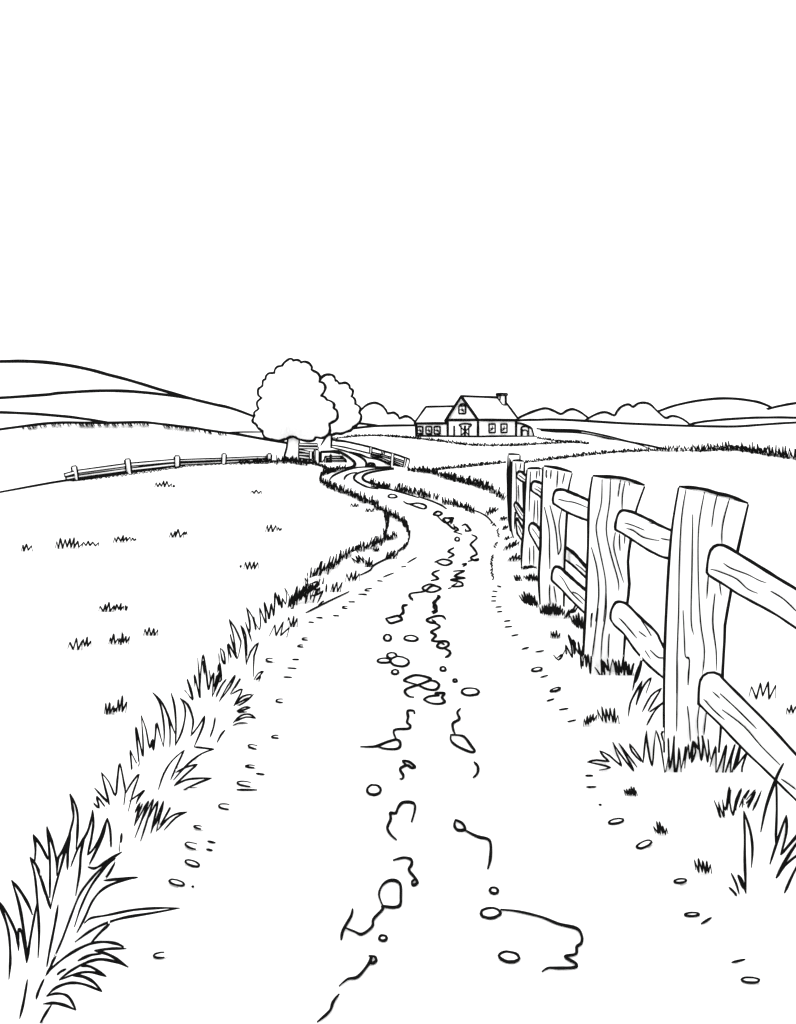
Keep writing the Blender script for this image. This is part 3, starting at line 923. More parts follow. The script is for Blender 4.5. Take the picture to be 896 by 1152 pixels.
pastf = thing('rail_fence', 'low two-rail fence along the far edge of the open pasture', 'fence', G(200, 525))
fp = [(84.5, 525, 541.5), (144.5, 517, 535), (199.4, 513.5, 524.8), (252, 511, 524), (303, 511, 520.5)]
fd = [gdist(y - 1) for _, _, y in fp]
fd = [26.2, 30.2, 34.5, 38.0, 40.0]
up = A1([(217, 432), (257, 421), (431, 397), (595, 383), (753, 378), (905, 371)])
lo = A1([(222, 443), (257, 437), (431, 413), (595, 395), (753, 388), (905, 380)])
dd = [25.2] + [d + .25 for d in fd]
for i in range(5):
    simple_bar(pastf, 'rail', up[i:i + 2], dd[i:i + 2], 3.4 if i < 3 else 2.4, .9, ends=(i == 0, i == 4))
    simple_bar(pastf, 'rail', lo[i:i + 2], dd[i:i + 2], 3.0 if i < 3 else 2.2, .9, ends=(i == 0, i == 4))
for (x, y0, y1), d, lean_ in zip(fp, fd, (-1.2, -1.0, 0, .4, .3)):
    simple_bar(pastf, 'post', [(x + lean_, y0), (x - lean_, y1)], [d, d], 5.2 if d < 35 else 4.2, 1.9)

bend = thing('rail_fence', 'dark cluttered rail fence between big tree and bend of the track', 'fence', G(355, 521))
S1 = lambda p: Z(320, 480, 11.2, p)
Dd = 39.8
for pts, wd in ((S1([(185, 222), (420, 228)]), 2.2), (S1([(185, 262), (430, 268)]), 2.2), (S1([(190, 300), (320, 325)]), 2.2), (S1([(185, 345), (315, 352)]), 2.0), (S1([(185, 380), (350, 400)]), 2.4), (S1([(190, 415), (385, 445)]), 2.2)):
    simple_bar(bend, 'rail', pts, [Dd, Dd], wd, 1.0)
simple_bar(bend, 'post', S1([(335, 310), (335, 405)]), [Dd - .2] * 2, 2.6, 1.0)
simple_bar(bend, 'post', S1([(415, 300), (412, 480)]), [Dd - .3] * 2, 3.8, 1.2)
simple_bar(bend, 'post', S1([(380, 300), (380, 470)]), [Dd - .2] * 2, 1.8, 1.2)
simple_bar(bend, 'post', S1([(455, 330), (455, 500)]), [Dd - .2] * 2, 1.6, 1.2)
simple_bar(bend, 'post', S1([(585, 350), (580, 500)]), [Dd - .5] * 2, 1.4, 1.0)
simple_bar(bend, 'post', S1([(520, 385), (520, 500)]), [Dd - .5] * 2, 1.6, 1.1)
for a, b in (((510, 385), (740, 385)), ((545, 415), (765, 415)), ((600, 447), (775, 447)), ((590, 480), (775, 475)), ((560, 515), (750, 508))):
    simple_bar(bend, 'rail', S1([a, b]), [Dd - .1, Dd - .1], 2.0, 1.1)
mb = MB()
mb.ink([V(x, y, Dd - .2) for x, y in smooth(S1([(700, 375), (755, 400), (778, 440), (770, 490), (730, 520), (640, 530), (560, 525)]), 4)], 1.6)
mb.ink([V(x, y, Dd - .2) for x, y in smooth(S1([(440, 325), (560, 320), (660, 330), (700, 350)]), 4)], 1.3)
for q_ in ([(450, 505), (470, 460), (500, 420), (515, 380)], [(600, 400), (740, 402)], [(600, 430), (765, 432)], [(590, 463), (775, 462)], [(575, 497), (765, 492)]):
    mb.ink([V(x, y, Dd - .3) for x, y in S1(q_)], .8)
mb.ink([V(x, y, Dd - .2) for x, y in S1([(530, 400), (560, 470), (545, 400), (575, 480)])], 1.2)
mb.build('end_brace', 'wood', bend)

far = thing('rail_fence', 'leaning rail fence running up from the bend towards the trees', 'fence', G(430, 524))
FT = [(115, 37), (200, 46), (320, 72), (430, 98), (540, 131), (660, 166), (752, 200)]
dT = [48, 46, 43, 40, 38, 36, 34.6]
tp = smooth([(x, y, d) for (x, y), d in zip(f1(FT), dT)], 2)
for a, b in zip(tp, tp[1:]):
    pass
simple_bar(far, 'rail', [(p[0], p[1]) for p in tp], [p[2] for p in tp], 1.0, .8)
for pts, D in ((f1([(430, 145), (520, 165), (600, 190)]), [40, 38, 36.5]), (f1([(430, 165), (520, 195), (600, 230)]), [40, 38, 36.5]), (f1([(470, 185), (540, 215), (600, 245)]), [39, 37.8, 36.5]),
               (f1([(615, 190), (670, 208), (720, 228)]), [36.5, 35.6, 35]), (f1([(615, 220), (665, 240), (710, 260)]), [36.5, 35.6, 35]), (f1([(620, 250), (660, 265), (705, 278)]), [36.5, 35.6, 35])):
    simple_bar(far, 'rail', pts, D, 2.0, .9)
for a, b, D, wd in (((430, 97), (427, 150), 39.8, 2.2), ((525, 130), (540, 160), 38, 2.0), ((612, 152), (605, 285), 36.2, 2.6), ((745, 200), (722, 288), 34.7, 3.0), ((722, 190), (705, 275), 34.9, 2.0)):
    simple_bar(far, 'post', f1([a, b]), [D, D], wd, 1.0)

# ================================================================== GRASS LINES (uncountable verge grass)
def stuff(name, label, build):
    mb = MB()
    build(mb)
    return tag(mb.build(name, 'leaf', loc=(0, 0, 0)), label, 'grass', None, 'stuff')


def yard(m):
    fringe(m, Z(440, 430, 4.978, [(0, 303), (140, 315), (300, 333), (420, 349), (520, 354), (660, 354), (780, 349), (896, 342), (980, 338)]) + [(650, 497.5), (663, 499)], (2, 2), (1.7, 1.7), w=1.2, seed=1)
    fringe(m, B1([(470, 466), (520, 458), (580, 452), (640, 449), (700, 449), (760, 452), (890, 462)]), (1.6, 1.8), (1.8, 1.8), w=1.2, seed=2)
    fringe(m, C1([(70, 178), (110, 184), (160, 189), (235, 197)]), (1.4, 1.4), (1.7, 1.7), w=1.1, seed=3)
stuff('meadow_grass', 'thin line of short grass in front of the cottage', yard)


def edge_right(m):
    fringe(m, Z(440, 430, 4.978, [(230, 492), (300, 484), (370, 477), (500, 463), (600, 453), (650, 449)]), (2.6, 2.2), (1.6, 1.6), w=1.3, seed=4)
    fringe(m, C1([(30, 256), (90, 248), (150, 241), (250, 229), (350, 221), (480, 216)]), (2.4, 3), (1.8, 1.8), w=1.2, seed=5)
    fringe(m, C1([(480, 217), (600, 215), (680, 211), (760, 218), (820, 226), (896, 238), (960, 250)]), (4.5, 8), (2.2, 2.8), w=1.2, seed=6)
    fringe(m, C1([(600, 216), (680, 213), (760, 221), (820, 230), (896, 242)]), (3, 6), (2.6, 3.2), w=1.1, seed=16)
stuff('meadow_grass', 'spiky line of grass across the field behind the big fence', edge_right)


def bend_grass(m):
    q = Z(440, 430, 4.978, [(95, 492), (200, 500), (270, 516), (350, 542), (450, 570), (545, 594)])
    fringe(m, q[:3], (4, 5), (1.2, 1.3), w=1.5, seed=7)
    fringe(m, q[2:], (4, 6), (1.7, 1.7), w=1.4, seed=8, lean=.2)
    fringe(m, R1([(560, 92), (640, 110), (720, 130), (780, 162), (822, 195)]), (5, 6), (1.7, 1.9), w=1.4, seed=9, lean=.25, gaps=.05)
    fringe(m, R1([(272, 118), (300, 130), (380, 143), (470, 165), (552, 186)]), (5, 6), (1.6, 1.8), w=1.4, seed=10, lean=.15, gaps=.06)
    fringe(m, R1([(565, 196), (640, 213), (700, 240)]), (6, 5), (1.8, 1.8), w=1.3, seed=11, lean=-.1)
stuff('verge_grass', 'ragged grass lining the outside of the bend on the fence side', bend_grass)


def pasture_edge(m):
    fringe(m, R1([(175, 62), (100, 75), (72, 95), (80, 118), (130, 142), (190, 165), (240, 188), (285, 205), (310, 218)]), (4, 7), (1.4, 1.5), w=1.5, seed=12, lean=.1)
    fringe(m, R1([(285, 210), (320, 228), (350, 245), (390, 265), (415, 292), (430, 322), (432, 345), (425, 365)]), (6, 7), (1.6, 1.7), w=1.5, seed=13, lean=-.1)
    fringe(m, R1([(425, 368), (400, 388), (350, 415), (330, 428)]), (4, 5), (2, 2), w=1.3, seed=14, lean=.2)
    fringe(m, R1([(330, 255), (348, 278), (340, 310), (332, 345), (385, 335)]), (7, 6), (1.4, 1.8), w=1.5, seed=15, lean=-.1)
    fringe(m, R1([(330, 355), (260, 380), (200, 402), (150, 430)]), (7, 9), (1.7, 1.9), w=1.5, seed=17, lean=.1)
    fringe(m, R1([(155, 435), (110, 462), (60, 490), (20, 540), (0, 580)]), (10, 13), (1.8, 2.2), w=1.6, seed=18, lean=.1)
    fringe(m, Z(200, 620, 4.073, [(660, 190), (620, 205), (560, 225), (505, 262)]), (15, 17), (2.6, 3.4), w=1.2, seed=19, lean=.15)
    fringe(m, S1([(10, 420), (180, 440), (380, 470), (520, 520), (640, 560), (500, 590)]), (2.6, 3), (1.2, 1.2), w=1.4, seed=20)
    fringe(m, A1([(245, 452), (440, 430), (600, 407), (700, 397), (905, 393)]), (2.0, 1.6), (4.5, 3.5), w=.4, seed=21, lean=.4)
    fringe(m, [(312, 519.5), (325, 519), (336, 520.5), (346, 523)], (5.5, 4.5), (1.9, 1.7), w=1.3, seed=22)
    fringe(m, A1([(800, 390), (850, 388), (910, 388), (930, 392)]), (3.5, 4), (2.2, 2.2), w=1.0, seed=23, lean=.3)
stuff('verge_grass', 'ragged grass lining the pasture side of the bend and under the low fences', pasture_edge)

# ================================================================== GRASS CLUMPS, each a thing
T0 = lambda p: Z(0, 880, 3.319, p)
TM = lambda p: Z(80, 730, 3.733, p)
TU = lambda p: Z(200, 620, 4.073, p)
VG = 'grass clumps on the pasture-side verge'
tuft('grass_clump', 'huge clump of long arching blades in the bottom corner of the picture', [T0(s) for s in (
    [(-10, 440), (20, 480), (55, 550), (68, 600), (69, 630)], [(-10, 445), (15, 500), (33, 570), (38, 660), (33, 738)],
    [(69, 630), (68, 585), (70, 549), (82, 565), (90, 610), (100, 676)], [(100, 676), (92, 580), (72, 460), (43, 366)], [(43, 366), (75, 405), (105, 455), (122, 497)],
    [(100, 676), (112, 590), (138, 450)], [(112, 280), (130, 350), (140, 450), (146, 560), (142, 658)],
    [(112, 280), (135, 310), (150, 350), (168, 420)], [(150, 350), (172, 420), (189, 475)], [(189, 475), (205, 400), (235, 290), (264, 180), (275, 130), (270, 85), (261, 43)], [(261, 43), (282, 85), (291, 130), (289, 200), (284, 252)],
    [(130, 300), (133, 240), (124, 195)], [(124, 195), (155, 240), (180, 290)], [(186, 432), (187, 320), (183, 240), (175, 166)], [(175, 166), (198, 240), (211, 300), (212, 350)],
    [(212, 350), (216, 290), (235, 255), (264, 180)], [(252, 328), (254, 250), (264, 185)],
    [(264, 318), (290, 250), (325, 190), (340, 140), (346, 104)], [(346, 104), (349, 150), (340, 215), (326, 273)], [(326, 273), (350, 250), (375, 205), (401, 134)], [(401, 134), (382, 205), (355, 265), (329, 317)], [(329, 317), (352, 322), (375, 312), (410, 287), (455, 261)],
    [(455, 261), (415, 292), (370, 330), (325, 380), (295, 425), (265, 500), (225, 605), (170, 725)],
    [(401, 134), (412, 180), (415, 243)], [(320, 195), (303, 265), (298, 335), (283, 425)], [(217, 457), (205, 530), (185, 630), (175, 690)],
    [(432, 285), (400, 310), (345, 380), (305, 460), (278, 541)], [(430, 300), (408, 340), (388, 368)], [(388, 368), (440, 362), (515, 356)], [(515, 356), (445, 372), (385, 400), (345, 445), (315, 510), (287, 563)],
    [(315, 528), (340, 508), (400, 497), (500, 477), (600, 470), (672, 471)], [(672, 471), (560, 491), (460, 508), (390, 530), (335, 558), (280, 598)], [(410, 530), (378, 558), (340, 600)],
    [(170, 725), (200, 690), (265, 640), (335, 605), (390, 597), (440, 605), (472, 623)], [(472, 623), (420, 623), (352, 630)], [(352, 630), (395, 640), (435, 660), (480, 692)], [(480, 692), (430, 672), (370, 663), (310, 680), (255, 712), (221, 740)],
    [(300, 686), (340, 690), (398, 727)], [(398, 727), (345, 711), (290, 715), (221, 740)],
    [(174, 800), (210, 768), (265, 750), (320, 757), (381, 783)], [(381, 783), (350, 748), (310, 727), (265, 722)], [(160, 829), (200, 825), (240, 833), (284, 852)], [(284, 852), (262, 810), (240, 793), (205, 790), (174, 800)],
    [(195, 828), (172, 862), (150, 905), (140, 960)], [(165, 735), (145, 780), (135, 813)], [(102, 738), (88, 820), (73, 885)], [(210, 650), (190, 690), (172, 722)], [(205, 655), (195, 675), (178, 718)], [(290, 668), (335, 647), (380, 641)], [(213, 720), (228, 707), (248, 698)], [(455, 190), (452, 225), (446, 260)])],
    [2.6, 2.5, 2.3, 2.5], VG, base=1150, sm=4, spread=.02)
tuft('grass_clump', 'pointed clump with dark scribbled blades above the huge corner clump', [TM(s) for s in (
    [(83, 636), (118, 668), (108, 620), (150, 674)], [(98, 584), (162, 656)], [(98, 584), (135, 625), (152, 640)], [(162, 656), (145, 590), (127, 519)], [(127, 519), (160, 560), (187, 617), (195, 550), (205, 483), (222, 560), (228, 600), (222, 656)],
    [(228, 610), (250, 570), (286, 527), (262, 600), (240, 684)], [(245, 640), (280, 615), (308, 595), (285, 625), (272, 655)],
    [(290, 645), (265, 745)], [(265, 745), (325, 640), (268, 795)], [(268, 690), (285, 650)], [(272, 720), (300, 650)], [(292, 808), (320, 720), (345, 632), (300, 720)], [(310, 740), (365, 640), (335, 776)], [(335, 776), (388, 640), (358, 768)], [(345, 750), (375, 690)], [(358, 768), (390, 715), (416, 668), (362, 762)], [(365, 762), (400, 720), (440, 695), (490, 685)], [(490, 685), (440, 710), (390, 763)])],
    [2.2, 2.0], VG, sm=3)
tuft('grass_clump', 'broad clump with tall curved blades and leaning lower leaves midway along the verge', [TM(s) for s in (
    [(258, 548), (253, 480), (248, 425)], [(248, 425), (284, 492), (280, 420), (272, 330), (290, 400), (303, 452), (302, 370), (295, 281)], [(295, 281), (315, 340), (330, 417), (342, 380), (346, 426), (355, 360), (360, 313), (375, 365), (388, 412)], [(388, 412), (392, 350), (385, 280), (370, 220), (342, 183)], [(342, 183), (385, 230), (415, 300), (438, 360)],
    [(415, 415), (416, 340), (405, 265)], [(438, 407), (441, 320), (435, 240), (420, 185)], [(438, 407), (465, 350), (480, 280), (475, 235), (458, 207)], [(458, 207), (490, 235), (510, 285), (512, 320), (502, 368)], [(502, 368), (535, 325), (562, 281)], [(562, 281), (552, 330), (517, 412)], [(517, 412), (560, 417), (602, 422)], [(602, 422), (550, 440), (490, 485), (430, 552)],
    [(367, 592), (390, 525), (425, 470), (476, 425)], [(476, 425), (450, 480), (418, 552)], [(440, 520), (485, 497), (532, 485)], [(532, 485), (480, 530), (432, 577)], [(432, 577), (480, 552), (530, 545), (592, 543)], [(592, 543), (540, 562), (473, 592)], [(473, 592), (505, 586), (538, 587)],
    [(605, 288), (598, 330), (583, 373)], [(648, 340), (630, 362), (613, 395)])], [2.2, 2.0], VG, sm=3)
tuft('grass_clump', 'fan-shaped clump with short side blades just below the three small pebbles', [TM(s) for s in (
    [(490, 215), (477, 173)], [(477, 173), (512, 215), (500, 170), (488, 128), (505, 170), (515, 212)], [(520, 160), (518, 110), (530, 160), (541, 205), (538, 120), (532, 38)], [(541, 205), (545, 100), (555, 26), (568, 100), (577, 173), (585, 130), (580, 90)], [(560, 110), (555, 50)], [(577, 173), (600, 100), (592, 204)], [(592, 204), (622, 128), (625, 60), (632, 130), (610, 140)], [(600, 160), (615, 110), (600, 190)],
    [(608, 205), (628, 160), (652, 127)], [(622, 222), (655, 160), (690, 110), (668, 160), (622, 222)], [(668, 192), (712, 125), (690, 165)], [(672, 192), (720, 170), (683, 240)], [(685, 240), (720, 200), (767, 190)], [(767, 190), (735, 220), (700, 240)], [(690, 235), (745, 205)], [(695, 262), (730, 245), (755, 248)], [(755, 248), (700, 266), (740, 265)],
    [(680, 312), (715, 280), (750, 275), (777, 292)], [(777, 292), (735, 287), (690, 305)], [(680, 322), (710, 312), (742, 314)])], [1.9, 1.8], VG, sm=3)
tuft('grass_clump', 'upright clump with one tall forked blade beside three dashes of the track', [TU(s) for s in (
    [(185, 602), (185, 520)], [(185, 520), (200, 590), (195, 530), (188, 470)], [(195, 445), (205, 500), (218, 518), (212, 465), (195, 445)], [(235, 518), (232, 470), (228, 428), (245, 490), (232, 425), (270, 492), (255, 440), (240, 380), (262, 450), (270, 470)],
    [(235, 312), (262, 350), (285, 400), (290, 425), (275, 495)], [(235, 312), (252, 370), (262, 430), (268, 490)], [(288, 340), (308, 410), (314, 522)], [(288, 340), (312, 385), (318, 480)], [(314, 522), (335, 460), (370, 420), (350, 480), (348, 576)],
    [(340, 415), (325, 370), (310, 325)], [(310, 325), (330, 375), (330, 320), (315, 258)], [(315, 258), (345, 305), (358, 362), (350, 300)], [(350, 590), (370, 560), (392, 553), (362, 588), (380, 575), (372, 597)])], [1.9, 1.7], VG, sm=2)
tuft('grass_clump', 'row of spiky blades climbing to the dark thicket on the verge', [TU(s) for s in (
    [(345, 305), (375, 362), (380, 310), (375, 260), (395, 310), (405, 330), (402, 280), (398, 234), (415, 290), (420, 312), (430, 240), (440, 298), (445, 240), (448, 190), (465, 250), (462, 200), (478, 262), (480, 215), (495, 245), (500, 200), (490, 168)],
    [(490, 168), (512, 210), (505, 262), (525, 200), (515, 255), (540, 190), (530, 235), (548, 160), (545, 230), (565, 180), (560, 215), (578, 160), (572, 210), (590, 150), (590, 195), (583, 122)], [(583, 122), (600, 160), (595, 200), (620, 150), (610, 185), (640, 145), (625, 180), (648, 142), (640, 165), (600, 150)],
    [(640, 240), (655, 205), (668, 180)], [(668, 180), (640, 200), (610, 205)], [(680, 190), (683, 150)], [(640, 255), (660, 235), (672, 228)], [(610, 150), (640, 140), (645, 150)])], [1.8], VG, sm=2)
for lab, s, w in (('small leaning tuft beside the thin line edging the track', zig(424, 500, 392, 60, 4, .35, 31), 1.6), ('tiny scribbled tuft under the row of spiky blades', zig(503, 548, 345, 48, 4, .1, 32), 1.6), ('small dark tuft beneath the verge thicket', zig(700, 745, 185, 48, 4, .2, 33), 1.6), ('small upright tuft at the top end of the thin track line', zig(768, 832, 138, 50, 5, .1, 34), 1.5), ('tiny tuft where the thin track line meets the bend', zig(858, 890, 70, 40, 4, .1, 35), 1.4)):
    tuft('grass_clump', lab, [TU(s)], w, VG, sm=0)
RZ = R1
for lab, s in (('small slanting tuft on the verge below the bend of grass', zig(215, 260, 440, 32, 5, -.5, 36)), ('small dark dab of grass in the verge strip', zig(285, 312, 395, 16, 4, 0, 37)), ('leaning tuft inside the verge strip beside the loop of the bend', zig(345, 380, 425, 34, 4, .3, 38)), ('two-stroke tuft lowest in the verge strip', zig(255, 280, 455, 24, 3, .2, 39))):
    tuft('grass_clump', lab, [RZ(s)], 1.4, VG, sm=0)

# pasture tufts
PT = lambda p: Z(0, 530, 2.715, p)
PG = 'small grass tufts scattered over the open pasture'
for lab, parts, w in (
    ('tiny tuft standing alone at the pasture edge of the picture, second row', [(62, 99, 243, 20, 4)], 1.3),
    ('widest tuft of the pasture, a low row of many blades', [(168, 250, 235, 32, 8), (250, 302, 228, 14, 5)], 1.4),
    ('tuft just beside the widest pasture tuft', [(346, 400, 216, 20, 6), (402, 416, 212, 8, 2)], 1.4),
    ('tuft between the widest row tuft and the bend', [(516, 560, 202, 24, 5), (560, 572, 195, 10, 2)], 1.4),
    ('small tuft close below the middle of the low rail fence', [(474, 524, 48, 16, 6), (528, 535, 48, 5, 1)], 1.2),
    ('tiny tuft below the end of the low rail fence near the big tree', [(766, 800, 68, 11, 4)], 1.2),
    ('tuft in the pasture close to the bend of the track', [(810, 846, 183, 24, 4), (848, 860, 182, 10, 2)], 1.3),
    ('flat tuft nearest to the top of the verge thicket', [(733, 737, 294, 8, 1), (745, 790, 298, 24, 5)], 1.4),
    ('wide tuft alone in the middle of the pasture', [(303, 345, 430, 30, 5), (345, 378, 425, 22, 5), (382, 388, 424, 14, 1)], 1.5),
    ('first tuft in the row of three, farthest from the track', [(208, 250, 545, 32, 4), (250, 278, 536, 28, 3)], 1.5),
    ('middle tuft in the row of three', [(330, 362, 526, 24, 3), (362, 393, 527, 28, 5)], 1.5),
    ('tuft of the row of three closest to the track', [(440, 482, 503, 24, 5)], 1.5),
    ('lowest tuft of the pasture, beside the tall curved verge clump', [(318, 345, 742, 36, 3), (345, 356, 735, 14, 1), (356, 384, 738, 46, 4)], 1.7)):
    tuft('grass_tuft', lab, [PT(zig(a, b, y, h, n, .1, int(a) + i)) for i, (a, b, y, h, n) in enumerate(parts)], w * 1.15, PG, sm=0)
for lab, s in (('small tuft inside the pasture just above the loop of the bend', zig(195, 230, 215, 13, 4, 0, 41)), ('tiny tuft beside the loop of the bend', zig(254, 290, 236, 14, 4, .1, 42))):
    tuft('grass_tuft', lab, [R1(s)], 1.2, PG, sm=0)
for lab, s, w in (('tuft in the field behind the low big-fence rail', zig(715, 815, 158, 66, 5, .1, 43), 1.8), ('small tuft cut by the picture edge behind the big fence', zig(858, 900, 220, 30, 4, 0, 44), 1.6)):
    tuft('grass_tuft', lab, [R2(s)], w, 'small grass tufts in the field behind the big fence', sm=0)

# fence-side clumps
FG = 'grass clumps along the foot of the big fence'
H1 = lambda p: Z(540, 580, 3.84, p)
def rows(n, x0, x1, y0, y1, h, lean, seed):
    """scribble with sloping base"""
    q = zig(x0, x1, 0, h, n, lean, seed)
    return [(x, y + y0 + (y1 - y0) * (x - x0) / (x1 - x0)) for x, y in q]

tuft('grass_clump', 'wide shaggy clump around the foot of the tallest fence post', [R2(s) for s in (
    [(72, 411), (110, 403), (162, 410)], [(72, 411), (120, 420), (165, 433), (120, 443)], [(162, 410), (140, 390), (122, 366)], [(122, 366), (160, 385), (208, 426), (190, 380), (174, 332)], [(174, 332), (200, 375), (256, 446), (228, 390), (198, 337)], [(198, 337), (235, 385), (270, 432)], [(240, 338), (268, 375), (294, 415)], [(240, 338), (250, 370), (285, 410)],
    [(294, 415), (300, 350), (307, 287)], [(307, 287), (312, 350), (329, 427), (336, 350), (344, 286)], [(344, 286), (362, 340), (380, 462)], [(378, 340), (366, 300), (375, 290)], [(380, 460), (394, 380), (393, 318), (398, 436), (410, 370), (416, 308), (414, 370), (420, 466), (432, 400), (434, 354), (440, 400), (444, 466)], [(444, 440), (458, 380), (462, 350), (458, 436)], [(458, 420), (472, 340), (476, 400), (490, 330), (485, 412), (500, 370), (494, 330), (512, 360), (510, 308), (522, 405), (530, 340), (526, 308), (540, 365), (548, 412), (552, 360), (549, 318), (560, 400)], [(557, 430), (580, 350), (580, 462)], [(580, 462), (600, 410), (622, 345), (612, 420), (600, 506)], [(600, 506), (632, 410), (656, 340), (640, 400), (638, 470)], [(638, 470), (660, 400), (676, 342), (668, 400), (652, 442)], [(652, 442), (685, 395), (706, 372)], [(706, 372), (684, 430), (682, 497)])], [2.1, 1.9], FG, sm=2, D=4.12)
tuft('grass_clump', 'dense low clump under the low rail, next to a tall thin blade', [R2(s) for s in (
    [(573, 562), (585, 590), (598, 627), (590, 575)], [(590, 568), (612, 627), (606, 560)], [(606, 560), (618, 600), (625, 560), (634, 510), (630, 560), (625, 602)], [(640, 520), (635, 570), (648, 622), (660, 560), (680, 518), (662, 580), (660, 602)], [(672, 590), (690, 550), (712, 520), (690, 560), (684, 590)], [(700, 560), (735, 522), (715, 560), (690, 580)], [(700, 596), (722, 560), (738, 528)], [(738, 528), (718, 570), (704, 598)], [(725, 603), (745, 560), (760, 523)])], [2.0], FG, sm=2)
tuft('grass_clump', 'single tall bent blade with a short three-blade tuft at its foot', [R2(s) for s in (
    [(720, 828), (724, 750), (715, 680), (690, 604)], [(690, 604), (694, 700), (694, 800), (699, 930)], [(699, 930), (685, 880), (667, 856)], [(667, 856), (680, 890), (690, 912)], [(640, 848), (660, 890), (672, 932)], [(632, 905), (648, 920), (662, 938)])], [2.4], FG, sm=3)
tuft('grass_clump', 'long crossing blades in front of the low rail at the picture edge', [R2(s) for s in (
    [(848, 415), (822, 465), (780, 580), (757, 688)], [(818, 480), (820, 600), (815, 730)], [(793, 815), (822, 725), (858, 620)], [(858, 620), (858, 690), (835, 778)], [(835, 778), (875, 730), (930, 665)], [(930, 690), (870, 775), (817, 869)], [(817, 869), (852, 818), (930, 755)], [(930, 770), (885, 850), (850, 928)])], [2.6], FG, sm=3, D=3.0)
tuft('grass_clump', 'arching blades between the two thickest fence posts', [R2(s) for s in (
    [(235, 232), (243, 180), (262, 140), (290, 90)], [(290, 90), (275, 150), (266, 188)], [(266, 188), (290, 120), (325, 80), (305, 140)], [(290, 214), (325, 150), (367, 120)], [(367, 120), (330, 180), (312, 212)], [(318, 215), (345, 195), (380, 172)], [(380, 172), (340, 210), (308, 267)], [(252, 130), (268, 60), (290, 10)], [(290, 10), (275, 70), (262, 100)])], [2.0], FG, sm=3, base=815)
tuft('grass_clump', 'thick dark clump at the foot of the second-thickest fence post', [H1(s) for s in (
    [(497, 655), (520, 690), (518, 715), (498, 705)], [(500, 660), (528, 700), (525, 620), (540, 690), (535, 630), (555, 670), (552, 618), (562, 680)], [(562, 690), (575, 620), (590, 690), (588, 630), (604, 706), (600, 625), (612, 680), (622, 612), (625, 695), (632, 630), (640, 690), (645, 640), (650, 700), (660, 650), (668, 640), (655, 700)], [(655, 715), (680, 660), (702, 620)], [(702, 620), (690, 660), (666, 720), (664, 755)], [(668, 715), (688, 680), (680, 715)])], [2.0], FG, sm=2, D=5.72)
tuft('grass_clump', 'dark leaning clump on the track side of the second-thickest post', [H1(s) for s in (
    [(318, 602), (340, 625), (355, 605)], [(335, 615), (358, 600), (350, 622)], [(355, 612), (370, 580), (375, 600), (372, 560), (400, 614), (395, 560), (383, 515), (405, 560), (410, 600), (412, 550), (400, 540), (430, 600), (425, 545), (438, 600), (445, 560), (440, 610)], [(435, 590), (440, 664)], [(443, 640), (456, 600), (460, 655), (468, 600), (478, 684), (482, 610), (484, 640)])], [1.9], FG, sm=2, D=5.75)
tuft('grass_clump', 'dark fringe around the foot of the third-thickest post', [H1(rows(14, 262, 365, 425, 430, 45, 0, 51)), H1(rows(5, 362, 405, 445, 430, 36, .6, 52))], 1.8, FG, sm=0, D=7.4)
tuft('grass_clump', 'scribbled clump between third and second post, under the lower rail', [H1(rows(7, 400, 456, 470, 495, 56, -.1, 53))], 1.8, FG, sm=0, D=6.9)
tuft('grass_clump', 'star-like small tuft on the bare strip below the third post', [H1(rows(5, 305, 346, 528, 528, 34, 0, 54))], 1.5, FG, sm=0)
tuft('grass_clump', 'dark slanting clump on the track side of the third post', [H1(rows(10, 185, 256, 375, 400, 50, -.25, 55))], 1.7, FG, sm=0, D=7.4)
tuft('grass_clump', 'short scribbled clump between third and fourth post', [H1(rows(3, 152, 182, 280, 283, 28, -.3, 56)), H1(rows(8, 192, 255, 278, 282, 30, 0, 57))], 1.6, FG, sm=0)
tuft('grass_clump', 'flat dark scribble at the foot of the fourth post', [H1(rows(9, 180, 245, 232, 230, 14, 0, 58))], 1.6, FG, sm=0, D=9.9)
tuft('grass_clump', 'slanting clump beside the fourth post', [H1(rows(6, 122, 180, 195, 192, 26, .3, 59))], 1.5, FG, sm=0)
tuft('grass_clump', 'slanting clump between fourth and fifth post', [H1(rows(6, 102, 165, 152, 130, 26, .4, 60))], 1.5, FG, sm=0)
tuft('grass_clump', 'tiny scribble at the foot of the fifth post', [H1(rows(4, 105, 140, 104, 104, 14, .2, 61))], 1.4, FG, sm=0)
tuft('grass_clump', 'tiny scribble on the track side of the farthest post, lower one', [H1(rows(4, 96, 122, 62, 55, 14, .2, 62))], 1.4, FG, sm=0)
tuft('grass_clump', 'tiny scribble on the track side of the farthest post, upper one', [H1(rows(4, 86, 118, 20, 20, 16, .2, 63))], 1.4, FG, sm=0)
tuft('grass_clump', 'loose tuft beside the track edge where the far verge grass ends', [R1(rows(6, 738, 790, 250, 235, 26, .2, 64))], 1.3, FG, sm=0)
tuft('grass_clump', 'pair of short tufts on the bare strip facing the tallest post, smaller one', [R2(rows(6, 58, 108, 268, 250, 36, .1, 65))], 1.7, FG, sm=0)
tuft('grass_clump', 'pair of short tufts on the bare strip facing the tallest post, larger one', [R2(rows(7, 122, 200, 245, 260, 56, -.1, 66))], 1.8, FG, sm=0)
tuft('grass_clump', 'small dark tuft below the shaggy clump of the tallest post', [R2(rows(7, 226, 272, 540, 545, 32, -.2, 67))], 1.8, FG, sm=0)
tuft('grass_clump', 'small dark tuft beside the tilted oval stone', [R2(rows(6, 342, 392, 690, 696, 42, -.2, 68))], 1.9, FG, sm=0)
tuft('grass_clump', 'lowest small dark tuft, between two oval stones', [R2(rows(6, 500, 564, 840, 850, 52, -.1, 69))], 2.1, FG, sm=0)


